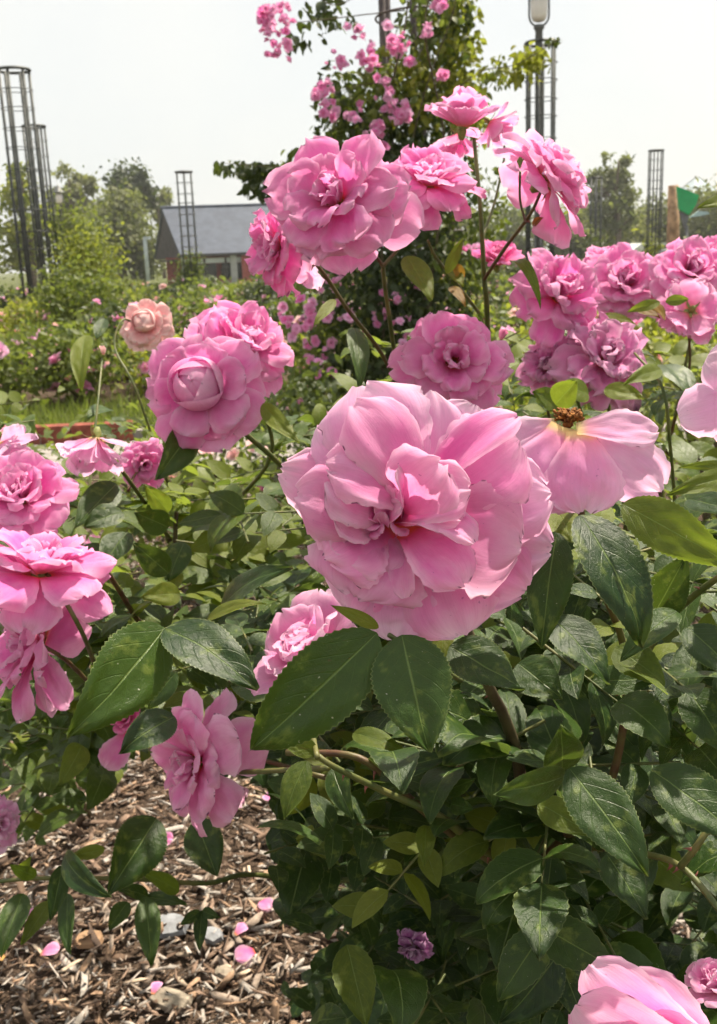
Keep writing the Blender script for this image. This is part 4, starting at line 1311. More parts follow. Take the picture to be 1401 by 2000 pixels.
for q, (b, t, w, db, dt, kw) in enumerate([((1400, 2060), (1150, 1886), 180, -20, 6, dict(bend=.5, cup=.8, roll=-25)), ((1390, 2080), (1124, 1965), 200, 0, 40, dict(bend=.6, cup=.9, roll=-15)), ((1380, 2110), (1170, 2060), 180, 10, 50, dict(bend=.5, cup=.6)),
                                            ((1400, 2060), (1230, 1900), 170, -40, -20, dict(bend=.4, cup=.6, roll=-30)), ((1410, 2080), (1260, 1990), 150, -10, 20, dict(bend=.4, cup=1.0, roll=-20))]):
    petal_px(lo, M['petal_pale'], b, t, w, db, dt, .46, seed=540 + q, ruffle=.04, **kw)
BLOOMS.append((1250, 1960, 130, .46))
bloom(A, 1402, 1925, 150, .50, (-.45, .8, .35), 'young', 'petal_pale', 61, 'pink bud with pale sepal in the bottom right corner')

# ---- other blooms
bloom(A, 808, 1852, 90, .78, (-.3, -.5, .6), 'wilted', 'petal_purple', 62, 'shrivelled purple bloom in the dark under the bush')
bloom(A, 618, 1285, 335, .60, (-.55, .55, .55), 'young', 'petal_pale', 3, 'pink bloom half hidden behind the dark front leaves')
bloom(A, 374, 1490, 275, .68, (-.75, -.05, .6), 'loose', 'petal_pale', 4, 'side-facing pale pink bloom hanging over the mulch')
bloom(A, 247, 1400, 88, .86, (-.3, .45, .9), 'young', 'petal_hot', 8, 'small hot pink bud under the big left leaf')
petal_px(A.children[-1], M['petal_pink'], (258, 1425), (205, 1500), 60, 0, 10, .86, seed=90, bend=.4, cup=.3)
bloom(C, 652, 385, 300, .70, (-.35, .28, .9), 'loose', 'petal_pink', 9, 'big ruffled pink bloom at the head of the cluster')
bloom(C, 535, 482, 200, .76, (-.85, -.1, .5), 'loose', 'petal_pink', 10, 'bloom peeking out left of the big ruffled one')
bloom(C, 578, 512, 150, .79, (-.1, -.9, .1), 'bell', 'petal_wash', 15, 'pale drooping petals under the ruffled bloom')
bloom(C, 838, 345, 225, .80, (.08, .72, .62), 'loose', 'petal_pink', 11, 'wide open bloom in the middle of the cluster')
bloom(C, 905, 232, 185, .88, (.05, .92, .36), 'young', 'petal_pink', 12, 'topmost bloom of the cluster, on a long straight stem')
bloom(C, 895, 272, 120, .93, (-.1, -.9, .1), 'bell', 'petal_pale', 32)
bloom(C, 965, 245, 120, .92, (.7, -.6, .1), 'bell', 'petal_pale', 33)
bloom(C, 1080, 340, 245, .80, (.66, .50, .12), 'loose', 'petal_pink', 13, 'bloom turned away to the right, showing coral undersides')
bloom(C, 748, 432, 95, .80, (.2, -.7, .4), 'wilted', 'petal_hot', 14, 'withered magenta bloom between the two large ones')
bloom(C, 972, 508, 120, 1.15, (.0, .75, .5), 'young', 'petal_hot', 16, 'small hot pink bloom behind the long stem')
bloom(C, 888, 705, 235, .80, (.05, .12, 1), 'loose', 'petal_pink', 17, 'open pink bloom just above the large pale one')
bloom(C, 1016, 322, 34, .72, (.0, 1, .1), 'bud', 'sepal', 18, 'tight green bud on a thin stalk')
bloom(C, 980, 660, 46, .95, (.3, .9, .1), 'bud', 'petal_hot', 19)
bloom(D, 1095, 572, 225, 1.0, (.25, .3, .75), 'wilted', 'petal_pink', 21, 'tousled pink bloom leaning left above the mauve ones')
bloom(D, 1222, 552, 175, 1.25, (-.1, .4, .9), 'full', 'petal_pink', 22, 'neat rosette between the tousled bloom and the edge')
bloom(D, 1195, 505, 130, 1.32, (.0, .85, .4), 'loose', 'petal_pink', 23)
bloom(D, 1350, 528, 165, 1.2, (.1, .4, .85), 'full', 'petal_pink', 24, 'rosette at the right edge beneath the green panel')
bloom(D, 1345, 612, 130, 1.15, (-.1, -.25, -.85), 'loose', 'petal_pink', 25, 'bloom seen from behind with its calyx showing')
bloom(D, 1288, 572, 105, 1.35, (.1, .4, .8), 'full', 'petal_pink', 26)
bloom(D, 1398, 500, 100, 1.3, (.1, .5, .8), 'full', 'petal_pink', 27)
bloom(D, 1188, 702, 230, .98, (.1, .35, .9), 'wilted', 'petal_mauve', 28, 'crumpled mauve-pink bloom, larger of the faded pair')
bloom(D, 1072, 716, 155, 1.02, (-.4, .15, .85), 'wilted', 'petal_mauve', 29, 'smaller crumpled mauve bloom of the faded pair')
bloom(B, 392, 758, 248, .78, (-.14, .12, 1), 'cup', 'petal_pink', 34, 'cupped pink bloom with a closed round heart')
bloom(B, 472, 674, 235, .87, (.45, .6, .6), 'full', 'petal_pink', 35, 'bloom tucked behind the cupped one')
bloom(B, 284, 632, 108, 1.25, (-.05, .25, 1), 'cup', 'petal_peach', 36, 'faded peach bloom on its own stalk')
bloom(B, 186, 872, 190, .88, (-.05, -.9, .28), 'bell', 'petal_wash', 37, 'limp pale bloom losing its petals, seen from behind')
bloom(B, 282, 905, 105, .97, (.45, -.2, .75), 'loose', 'petal_pink', 38)
bloom(B, 42, 968, 215, .76, (.1, .55, .8), 'full', 'petal_pink', 39, 'uppermost of the three blooms at the left edge')
bloom(B, 8, 880, 170, .82, (.75, -.55, .3), 'bell', 'petal_wash', 40, 'pale drooping petals above the left-edge blooms')
bloom(B, 78, 1100, 300, .70, (.12, .94, .22), 'loose', 'petal_pink', 41, 'broad bloom in the middle of the three at the left edge')
bloom(B, 62, 1250, 290, .76, (-.80, .25, .30), 'loose', 'petal_pink', 42, 'lowest left-edge bloom, turned away to the left')
bloom(B, 0, 1610, 110, .95, (.7, .2, .4), 'loose', 'petal_wash', 43, 'small pale bloom low on the left edge')
bloom(B, 296, 1094, 62, 1.1, (-.1, .6, .6), 'young', 'petal_peach', 44, 'small peach bud among the left leaves')
bloom(B, 202, 690, 36, 1.1, (0, 1, .2), 'bud', 'petal_peach', 45)

# ---- neighbouring bushes a few steps away
for q, (px, d, h, rx, mt, bm_c, lb) in enumerate([
        (-40, 3.0, .78, .42, 'leaf_far', ['petal_pale'], 'low leafy rose bush behind the left-edge blooms'), (330, 3.6, .66, .45, 'leaf_far', ['petal_peach'], 'low rose bush showing between the cupped bloom and the limp pale one'),
        (560, 4.2, .72, .5, 'leaf_dark', ['petal_pink'], 'dark rose bush left of the climbing rose foot'), (1040, 3.4, 1.0, .5, 'leaf_far', ['petal_wash', 'petal_peach'], 'leafy rose bush behind the crumpled mauve blooms'),
        (1260, 4.0, 1.06, .6, 'leaf_lime', ['petal_wash', 'petal_pink'], 'yellow-green rose bush behind the right rosettes'), (1440, 3.2, 1.0, .5, 'leaf_far', ['petal_pink'], 'rose bush beyond the bloom cut by the right edge'),
        (1150, 6.0, 1.05, .8, 'leaf_lime', ['petal_peach', 'petal_wash'], 'pale-flowered rose bush right of the climbing rose foot'), (1380, 6.5, 1.05, .8, 'leaf_far', ['petal_pink', 'petal_wash'], 'rose bush farther back along the right edge'),
        (130, 9.0, .8, .7, 'leaf_far', ['petal_wash', 'petal_peach'], 'sparse bush growing in the grass behind the kerb')]):
    blob_bush('rose_bush', lb, 'rose bush', gd(px, d), rx, .4, h * .5, h * .5, int(1500 if d < 5 else 1300), .042 if d < 5 else .055, mt, 'rose bushes a few steps away', blooms=9, bmat=bm_c, bsize=.035, tmpl=LEAF6)

# ---- stems
stem(C, [(785, 1000, 1.15, 4), (775, 740, .95, 3.2), (765, 650, .86, 3), (752, 560, .82, 2.8), (748, 515, .80, 2.5)], 'stem', 2, seed=1)
stem(C, [(748, 520, .80, 2.4), (785, 478, .81, 2.2), (815, 430, .81, 2), (828, 385, .80, 2)], 'stem_red', 0)
stem(C, [(748, 520, .80, 2.4), (728, 490, .78, 2), (715, 470, .77, 2), (745, 440, .80, 1.8)], 'stem_red', 0)
stem(C, [(800, 800, 1.0, 3.2), (745, 690, .88, 2.8), (680, 605, .79, 2.6), (640, 545, .74, 2.4), (605, 500, .73, 2.2)], 'stem_red', 2, seed=3)
stem(C, [(960, 900, 1.2, 4.5), (952, 620, .96, 4), (946, 540, .92, 3.6), (938, 400, .89, 3), (926, 270, .89, 2.6)], 'stem', 2, seed=4)
stem(C, [(946, 545, .92, 2.8), (990, 480, .88, 2.6), (1035, 420, .83, 2.3), (1058, 372, .81, 2.1)], 'stem_red', 1, seed=5)
stem(C, [(1026, 432, .835, 1.6), (1016, 390, .75, 1.4), (1016, 335, .72, 1.3)], 'stem', 0)
stem(C, [(940, 470, .90, 2), (965, 400, .92, 1.8), (985, 310, .93, 1.5), (985, 285, .93, 1.5)], 'stem', 0)
stem(C, [(935, 610, .96, 2.8), (885, 545, .9, 2.4), (850, 500, .86, 2), (836, 470, .84, 1.8)], 'stem', 0)
stem(C, [(975, 860, 1.0, 3), (940, 780, .86, 2.6), (900, 730, .82, 2.4)], 'stem', 0)
stem(B, [(640, 1010, 1.0, 4), (545, 905, .90, 3.8), (485, 852, .84, 3.4), (430, 800, .80, 3)], 'stem', 2, seed=6)
stem(B, [(430, 1010, 1.05, 3.4), (530, 890, .95, 3), (500, 760, .9, 2.6)], 'stem', 0)
stem(B, [(330, 1050, 1.05, 3.4), (250, 935, .94, 3), (205, 880, .90, 2.6), (188, 866, .88, 2.4)], 'stem', 0)
stem(B, [(250, 960, .95, 2.2), (262, 930, .96, 2), (280, 910, .97, 2)], 'stem_red', 0)
stem(B, [(330, 950, 1.25, 3), (265, 760, 1.2, 2.4), (225, 680, 1.22, 2), (240, 625, 1.24, 1.8), (275, 640, 1.26, 1.8)], 'stem', 0)
stem(B, [(330, 1290, 1.0, 4), (265, 1205, .88, 3.6), (225, 1140, .80, 3.2), (190, 1100, .78, 3), (60, 1010, .78, 2.6)], 'stem_red', 3, seed=8)
stem(B, [(200, 1340, .85, 3), (165, 1245, .70, 2.6), (125, 1170, .68, 2.4), (92, 1120, .70, 2.4)], 'stem', 0)
stem(B, [(190, 1350, .86, 2.8), (130, 1290, .74, 2.4), (85, 1262, .72, 2.2)], 'stem_red', 0)
stem(B, [(170, 1000, 1.0, 2.4), (190, 800, 1.05, 2), (200, 700, 1.1, 1.6)], 'stem', 0)
base = project(MW[A.name].translation)
def gpt(px, d, r):
    p = project(gd(px, d))
    return (p[0], p[1], p[2], r)
stem(A, [gpt(1010, .95, 11), (1030, 2050, .85, 9), (1024, 1680, .64, 6.2), (1014, 1500, .59, 5.6), (985, 1400, .56, 5), (955, 1340, .53, 4.6), (900, 1200, .51, 4), (815, 1050, .50, 3.6)], 'cane', 5, 'cane', seed=9)
stem(A, [(1022, 1700, .65, 5), (930, 1650, .61, 4.4), (860, 1595, .58, 3.6), (760, 1550, .56, 3), (640, 1490, .54, 2.5), (600, 1450, .55, 2.0)], 'stem', 6, 'cane', seed=10)
stem(A, [(1020, 1720, .68, 5), (900, 1640, .64, 4.6), (800, 1560, .61, 4), (700, 1480, .60, 3.4), (560, 1470, .62, 3)], 'stem_red', 6, 'cane', seed=11)
stem(A, [(620, 1480, .53, 2.4), (610, 1420, .56, 2.4), (618, 1360, .59, 2.4), (625, 1300, .61, 2.6)], 'stem', 0)
stem(A, [(640, 1500, .56, 2.6), (560, 1504, .62, 2.6), (470, 1508, .67, 2.6), (420, 1500, .69, 2.6)], 'stem', 0)
stem(A, [(1060, 1690, .66, 4.4), (1150, 1655, .60, 3.6), (1260, 1668, .55, 2.9), (1340, 1700, .52, 2.7), (1430, 1810, .50, 2.6)], 'stem', 6, 'cane', seed=12)
stem(A, [(1330, 1692, .52, 3), (1370, 1640, .51, 2.6), (1430, 1540, .52, 2.4)], 'stem', 1)
stem(A, [(1040, 1700, .66, 5), (1100, 1640, .62, 4.6), (1180, 1560, .60, 4), (1220, 1400, .58, 3.6), (1215, 1250, .55, 3.2), (1150, 1080, .53, 3), (1118, 860, .505, 2.8)], 'stem_red', 5, 'cane', seed=13)
stem(A, [(1230, 1330, .58, 3), (1300, 1220, .56, 3), (1360, 1160, .53, 2.8), (1430, 1110, .5, 2.6)], 'stem', 2, seed=14)
stem(A, [gpt(900, 1.2, 8), (820, 1760, 1.05, 5), (600, 1722, .97, 4), (480, 1708, .92, 3.6), (400, 1725, .88, 3.4), (240, 1716, .84, 3), (60, 1716, .82, 2.6), (-60, 1730, .82, 2.4)], 'stem', 4, 'cane', seed=15)
stem(A, [(300, 1430, .88, 2.4), (285, 1405, .87, 2.2), (260, 1400, .87, 2)], 'stem', 0)
stem(A, [(640, 1520, .7, 3), (460, 1470, .76, 2.6), (300, 1430, .86, 2.2)], 'stem_red', 3, seed=16)
stem(A, [(450, 1330, .68, 1.8), (390, 1262, .60, 1.6), (324, 1228, .535, 1.4)], 'stem', 0)
stem(A, [(900, 1330, .53, 2.2), (820, 1280, .47, 2), (760, 1240, .455, 1.8)], 'stem', 0)
stem(B, [gpt(60, 2.0, 9), (100, 1430, 1.7, 7), (250, 1290, 1.25, 5), (330, 1150, 1.05, 4), (345, 1000, 1.0, 3.4)], 'cane', 3, 'cane', seed=17)
stem(B, [gpt(40, 2.0, 8), (60, 1420, 1.5, 5), (150, 1380, 1.05, 3.6), (190, 1345, .86, 3)], 'cane', 2, 'cane', seed=18)
stem(C, [gpt(800, 1.3, 10), (800, 1300, 1.25, 8), (790, 1000, 1.15, 5)], 'cane', 2, 'cane', seed=19)
stem(C, [gpt(880, 1.3, 10), (940, 1250, 1.28, 7), (962, 900, 1.2, 5)], 'cane', 2, 'cane', seed=20)
for q, (bx, by, bd) in enumerate([(1100, 590, 1.0), (1225, 570, 1.26), (1350, 560, 1.2), (1345, 640, 1.16), (1190, 720, 1.0), (1075, 730, 1.03), (1195, 520, 1.33)]):
    stem(D, [(1240 + (bx - 1240) * .2, 1150, 1.35, 5), (1240 + (bx - 1240) * .6, 880, (bd + 1.35) / 2, 3.6), (bx, by + 90, bd + .03, 2.6), (bx, by, bd, 2.2)], ['stem', 'stem_red'][q % 2], 1, seed=30 + q)
stem(D, [gpt(1260, 1.4, 11), (1245, 1400, 1.38, 8), (1240, 1150, 1.35, 5)], 'cane', 0, 'cane')
stem(D, [(1320, 1000, 1.0, 3), (1310, 880, .92, 2.6), (1295, 760, .90, 2.2), (1240, 690, .95, 2)], 'stem', 0)

# ---- large leaves, one by one: base, tip, width (px), depth at base and tip
LF = [
    (A, (737, 1236), (494, 1462), 165, .445, .455, dict(roll=-8, fold=.16, bend=.5, tint=.35)),
    (A, (785, 1240), (838, 1468), 170, .445, .43, dict(roll=6, fold=.10, bend=.35, tint=.35)),
    (A, (878, 1262), (1022, 1350), 118, .48, .47, dict(roll=-10, bend=.5, tint=.3)),
    (A, (1132, 1006), (1248, 1262), 140, .46, .44, dict(roll=-14, fold=.25, bend=.5, tint=.25)),
    (A, (1088, 1040), (1058, 1268), 98, .50, .49, dict(roll=20, fold=.2, tint=.2)),
    (A, (1216, 984), (1440, 1112), 108, .45, .42, dict(roll=12, mat='leaf_young', tint=.5, fold=.12)),
    (A, (1274, 1206), (1342, 1082), 92, .55, .53, dict(roll=-10, tint=.4)),
    (A, (1325, 1196), (1212, 1292), 66, .52, .50, dict(roll=28, tint=.9, fold=.3)),
    (A, (1078, 1206), (1188, 1338), 112, .52, .50, dict(roll=-18, tint=.4)),
    (A, (1012, 1296), (1098, 1366), 96, .54, .52, dict(roll=0, tint=.3)),
    (A, (1340, 1225), (1440, 1330), 96, .52, .50, dict(roll=-12, tint=.6)),
    (A, (322, 1226), (132, 1438), 160, .53, .49, dict(roll=-26, fold=.1, bend=.3, tint=.7)),
    (A, (322, 1228), (503, 1348), 128, .53, .51, dict(roll=-34, fold=.22, bend=.5, tint=.3)),
    (A, (345, 1312), (290, 1384), 58, .60, .60, dict(roll=10)),
    (A, (342, 1400), (236, 1472), 84, .66, .64, dict(roll=14, bend=.7, tint=.1)),
    (A, (306, 1598), (212, 1748), 112, .74, .70, dict(roll=-6, tint=.3)),
    (A, (385, 1600), (424, 1712), 84, .74, .72, dict(roll=12, tint=.1)),
    (A, (128, 1668), (218, 1752), 58, .80, .76, dict(roll=12, bend=.6)), (A, (122, 1690), (98, 1800), 44, .80, .78, dict(roll=-20)),
    (A, (132, 1745), (138, 1864), 46, .80, .77, dict(roll=14, tint=.7)), (A, (45, 1745), (2, 1870), 60, .80, .76, dict(roll=-10, tint=.6)),
    (A, (100, 1760), (42, 1846), 44, .80, .78, dict(roll=10, mat='leaf_young')), (A, (284, 1752), (296, 1888), 54, .80, .77, dict(roll=-16, tint=.5)),
    (A, (250, 1762), (214, 1818), 40, .82, .80, dict(roll=12)), (A, (395, 1778), (390, 1858), 30, .86, .84, dict()), (A, (392, 1780), (352, 1806), 24, .86, .85, dict()), (A, (396, 1778), (430, 1792), 24, .86, .85, dict()),
    (A, (350, 1740), (268, 1700), 40, .84, .80, dict(roll=30, mat='leaf_young')), (A, (290, 1752), (220, 1736), 34, .84, .82, dict(roll=30)), (A, (285, 1752), (365, 1766), 34, .84, .82, dict(roll=-30)),
    (A, (70, 1712), (20, 1690), 34, .82, .80, dict(mat='leaf_young')), (A, (40, 1712), (62, 1672), 26, .82, .81, dict(mat='leaf_young')), (A, (205, 1658), (140, 1672), 30, .8, .8, dict(mat='leaf_young', tint=.8)),
    (A, (432, 1190), (572, 1108), 74, .66, .62, dict(roll=-28, bend=.6, tint=.4)), (A, (352, 1160), (276, 1166), 52, .66, .64, dict(mat='leaf_young', tint=.7)),
    (A, (405, 1210), (520, 1180), 40, .62, .60, dict(mat='leaf_young', roll=-30)), (A, (330, 1120), (260, 1060), 60, .74, .72, dict(tint=.5)),
    (B, (512, 790), (586, 866), 40, .78, .74, dict(mat='leaf_young', tint=.7, roll=20)),
    (C, (692, 640), (702, 758), 52, .78, .75, dict(roll=-16, tint=.8)),
    (B, (372, 846), (304, 938), 74, .80, .76, dict(roll=-20, tint=.2, fold=.4)),
    (B, (168, 655), (160, 764), 48, 1.0, .96, dict(mat='leaf_young', tint=.9)), (B, (205, 622), (188, 664), 30, 1.1, 1.08, dict()), (B, (215, 800), (170, 820), 40, 1.1, 1.05, dict(tint=.4)),
    (B, (228, 945), (146, 1032), 74, .88, .84, dict(roll=-12, tint=.3)), (B, (240, 1000), (165, 1030), 60, .86, .84, dict(roll=10)), (B, (330, 1030), (262, 1000), 60, .86, .84, dict(roll=-10, tint=.6)),
    (B, (330, 1000), (282, 946), 44, .9, .88, dict(mat='leaf_young')), (B, (250, 1040), (205, 1110), 70, .84, .82, dict(roll=20)), (B, (360, 1060), (330, 1140), 56, .86, .84, dict(tint=.5)),
    (A, (1112, 1500), (1266, 1712), 128, .48, .45, dict(roll=-6, fold=.12, bend=.45, tint=.6)), (A, (1104, 1514), (964, 1552), 84, .49, .46, dict(roll=-40, tint=.8, bend=.4)),
    (A, (1098, 1506), (1096, 1416), 92, .50, .47, dict(roll=0, tint=.7)), (A, (1272, 1504), (1450, 1650), 128, .50, .48, dict(roll=-16, tint=.3)), (A, (1052, 1568), (1160, 1632), 66, .53, .51, dict(mat='leaf_young', tint=.3)),
    (A, (1185, 1668), (1262, 1796), 96, .54, .52, dict(roll=-8, tint=.3)), (A, (1078, 1668), (1062, 1810), 76, .56, .55, dict(roll=10, tint=.2)), (A, (1040, 1680), (1015, 1790), 50, .57, .56, dict(roll=10, tint=.2)),
    (A, (1092, 1862), (974, 2000), 110, .58, .56, dict(roll=-6, tint=.15)), (A, (1092, 1866), (1140, 1996), 82, .59, .57, dict(roll=8, tint=.1)), (A, (1084, 1862), (976, 1786), 92, .60, .60, dict(roll=0, tint=.1)),
    (A, (832, 1612), (828, 1692), 42, .57, .55, dict(mat='leaf_young', tint=.6)), (A, (600, 1486), (556, 1600), 66, .53, .52, dict(mat='leaf_young', tint=.2, roll=24)), (A, (690, 1432), (800, 1478), 52, .55, .53, dict(mat='leaf_young', tint=.6, roll=-20)),
    (A, (742, 1520), (888, 1476), 56, .58, .56, dict(roll=-30, tint=.4)), (A, (620, 1470), (545, 1440), 44, .54, .54, dict(mat='leaf_young')), (A, (870, 1545), (930, 1520), 40, .58, .56, dict(tint=.7)), (A, (880, 1570), (925, 1580), 40, .58, .57, dict()),
    (A, (868, 1212), (862, 1296), 48, .49, .48, dict(mat='leaf_young', tint=.9)), (A, (740, 1226), (646, 1182), 30, .455, .45, dict(mat='leaf_young', tint=.8)), (A, (650, 1500), (690, 1600), 60, .58, .56, dict(roll=10, tint=.3)),
    (D, (1296, 712), (1350, 782), 72, .92, .88, dict(roll=-10, tint=.6)), (D, (1292, 722), (1216, 752), 38, .88, .85, dict(mat='leaf_young', tint=.8)), (D, (1178, 614), (1272, 690), 46, 1.02, 1.0, dict(mat='leaf_young', tint=.9)),
    (D, (1290, 590), (1225, 610), 24, 1.0, 1.0, dict(mat='leaf_young', tint=.8)), (D, (1300, 590), (1345, 585), 24, 1.0, 1.0, dict(mat='leaf_young', tint=.6)),
    (C, (1005, 512), (1056, 604), 26, .82, .80, dict(mat='leaf_young', tint=.5, bend=1.2)), (C, (795, 500), (842, 588), 62, .78, .76, dict(mat='leaf_young', tint=.6, roll=-10)), (C, (872, 535), (905, 465), 26, .84, .84, dict(mat='leaf_young', tint=.9)),
    (C, (880, 525), (905, 560), 30, .86, .85, dict(mat='leaf_young', tint=1.0)), (C, (905, 545), (880, 512), 26, .86, .85, dict(mat='leaf_bronze')), (D, (1300, 620), (1262, 596), 34, 1.05, 1.03, dict(mat='leaf_bronze')), (D, (1240, 600), (1290, 622), 26, 1.06, 1.04, dict(mat='leaf_bronze')), (C, (880, 560), (910, 600), 26, .88, .86, dict(mat='leaf_bronze')), (C, (1040, 440), (1062, 425), 18, .84, .83, dict(mat='leaf_bronze')),
    (C, (655, 585), (612, 640), 26, .78, .76, dict(mat='leaf_young', tint=.9)), (C, (930, 410), (880, 425), 20, .88, .86, dict(mat='leaf_young', tint=1)),
    (D, (1440, 930), (1300, 968), 48, .60, .58, dict(mat='leaf_young', tint=.7)), (D, (1440, 915), (1322, 914), 26, .66, .64, dict(mat='leaf_young', tint=.9)), (D, (1440, 395), (1362, 406), 34, .66, .64, dict(mat='leaf_young', tint=.9)),
    (D, (1085, 790), (1128, 742), 60, .82, .80, dict(mat='leaf_young', tint=.8)), (D, (1080, 790), (1040, 765), 50, .84, .82, dict(mat='leaf_young', tint=.6)), (D, (1150, 770), (1080, 760), 54, .86, .84, dict(mat='leaf_young', tint=.7)),
    (D, (1180, 760), (1260, 780), 46, .9, .88, dict(mat='leaf_young', tint=.8)), (A, (1090, 1000), (1118, 1060), 60, .52, .50, dict(mat='leaf_young', tint=.8)), (A, (1345, 975), (1440, 1010), 70, .56, .52, dict(tint=.5)),
]
for bsh, b, t, w, d0, d1, kw in LF:
    leaf_px(bsh, b, t, w, d0, d1, **kw)

# ---- the rest of the foliage: five-leaflet rose leaves through each bush's volume
VAR = []
for q in range(8):
    VAR.append(sheet(22, 5, 1, .50 + .075 * (q % 4), prof_leaf, .2 + .2 * q, .3 * (q % 3), -.1, 0, .10, 900 + q, 'chord', serr=.03, fold=.12 + .03 * (q % 4), rf=2.0))
VMESH = {}
def vmesh(q, mat):
    if (q, mat) not in VMESH:
        V, F, uv = VAR[q]
        VMESH[(q, mat)] = mesh_np('leaf', V, F, M[mat], uv, np.full(len(V), .5))
    return VMESH[(q, mat)]
LOW = sheet(8, 3, 1, .62, prof_leaf, .5, .2, 0, 0, 0, 77, 'chord', fold=.16)

def blocked(p, L):
    x, y, d = project(p)
    if d < .3:
        return True
    lp = L / d * F_PX * .55
    for bx, by, br, bd in BLOOMS:
        if d < bd + .05 and (x - bx) ** 2 + (y - by) ** 2 < (br + lp * .75) ** 2:
            return True
    for (b, t, w, ld) in LEAVES_HERO[:45]:
        if d < ld + .02:
            cx_, cy_ = (b[0] + t[0]) / 2, (b[1] + t[1]) / 2
            if (x - cx_) ** 2 + (y - cy_) ** 2 < (w * .5 + lp * .4) ** 2:
                return True
    if x < 540 and y > 1460 + max(0, min(190, (310 - x) * .9)) + max(0, (x - 400) * .9):
        return True
    if x < 590 + 60 * math.sin(y * .045 + x * .02) and y > 1800:
        return True
    return False

def compound(P, dr, up, L, r):
    """leaflets (pos, xdir, normal, size) of one rose leaf"""
    dr = dr.normalized()
    side = dr.cross(up).normalized()
    nrm = side.cross(dr).normalized()
    out = []
    for s, k, sz in ((1.0, 0, 1.0), (.72, 1, .9), (.72, -1, .9), (.30, 1, .72), (.30, -1, .72)):
        o = P + dr * (s * L * 1.5)
        d = dr if k == 0 else (dr * .55 + side * k * .9).normalized()
        j = Vector((r.gauss(0, .18), r.gauss(0, .18), r.gauss(0, .18)))
        out.append((o, (d + j).normalized(), (nrm + j * 1.6 + Vector((0, 0, .1))).normalized(), L * sz * r.uniform(.8, 1.15)))
    return out

REG = [
    (A, 620, 1380, 1420, 1660, .56, .66, 26, .040, .08), (A, 1000, 1150, 1420, 1420, .55, .62, 14, .040, .3),
    # bush, x0,y0,x1,y1, d0,d1, leaves, size, yellow-green share, raised to paint sunlight into the leaf colour
    (A, 470, 1390, 1420, 1780, .60, .95, 84, .046, .06), (A, 560, 1640, 1420, 2080, .72, 1.05, 40, .046, .0), (A, 900, 1060, 1420, 1460, .60, .95, 80, .045, .28),
    (A, 1060, 950, 1420, 1180, .62, .95, 14, .045, .3), (A, 470, 1170, 900, 1450, .66, 1.0, 44, .045, .2),
    (A, 520, 1340, 1500, 2150, .9, 1.5, 300, .05, .0), (A, 620, 1640, 1450, 2150, .95, 1.3, 120, .05, .0),
    (B, 120, 960, 620, 1260, .80, 1.15, 60, .042, 0.51), (B, 130, 1150, 620, 1440, .85, 1.3, 60, .042, 0.32), (B, 0, 1250, 560, 1450, 1.2, 1.9, 70, .042, 0.25), (A, 380, 1380, 640, 1640, .85, 1.3, 34, .045, .05), (B, 0, 900, 600, 1200, 1.0, 1.6, 60, .042, 0.51), (B, -60, 1290, 330, 1480, .95, 1.35, 40, .042, 0.18), (B, -80, 1340, 230, 1620, 1.15, 1.9, 60, .042, 0.12), (B, -80, 1360, 300, 1500, 1.5, 2.1, 40, .042, 0.12), (B, -60, 780, 330, 960, 1.2, 1.8, 14, .04, 0.75),
    (C, 560, 820, 1010, 1250, 1.0, 1.6, 60, .044, 0.45), (C, 760, 640, 1010, 860, 1.0, 1.5, 18, .042, 0.75), (C, 480, 780, 640, 980, 1.0, 1.5, 12, .042, 0.64),
    (D, 980, 680, 1440, 1000, 1.05, 1.7, 60, .042, 0.75), (D, 1000, 880, 1440, 1150, .9, 1.3, 30, .044, 0.57), (D, 980, 620, 1440, 760, 1.2, 1.8, 16, .042, 0.75), (D, 1000, 1050, 1440, 1300, 1.1, 1.7, 30, .046, 0.25),
]
acc = {}
rr = random.Random(23)
petv = {}
for (bsh, x0, y0, x1, y1, d0, d1, cnt, L, yw) in REG:
    for q in range(cnt):
        d = rr.uniform(d0, d1)
        P = at(rr.uniform(x0, x1), rr.uniform(y0, y1), d)
        if P.z < .06:
            continue
        a = rr.uniform(0, 6.283)
        dr = Vector((math.cos(a), math.sin(a), rr.uniform(-.55, .25)))
        up = Vector((rr.gauss(0, .35), rr.gauss(-.45, .35), 1)).normalized()
        Lq = L * rr.uniform(.7, 1.2)
        lf = compound(P, dr, up, Lq, rr)
        young = rr.random() < yw  # picks the yellow-green leaf, which also paints sunlit foliage
        keep = 0
        tn = rr.uniform(.15, .85)
        for (o, xd_, zn, s) in lf:
            mid = o + xd_ * s * .5
            if mid.z < .03 or blocked(mid, s) or blocked(o + xd_ * s, s * .3):
                continue
            keep += 1
            acc.setdefault(bsh.name, []).append((project(mid)[2] / s, o, xd_, zn, s, young, tn, rr.randrange(8)))
        if keep == 5:
            v, f = tube_vf([P - dr.normalized() * Lq * .1, P + dr.normalized() * Lq * .6, P + dr.normalized() * Lq * 1.5], [.0010, .0009, .0006], 5, False)
            petv.setdefault(bsh.name, []).append((v, f))
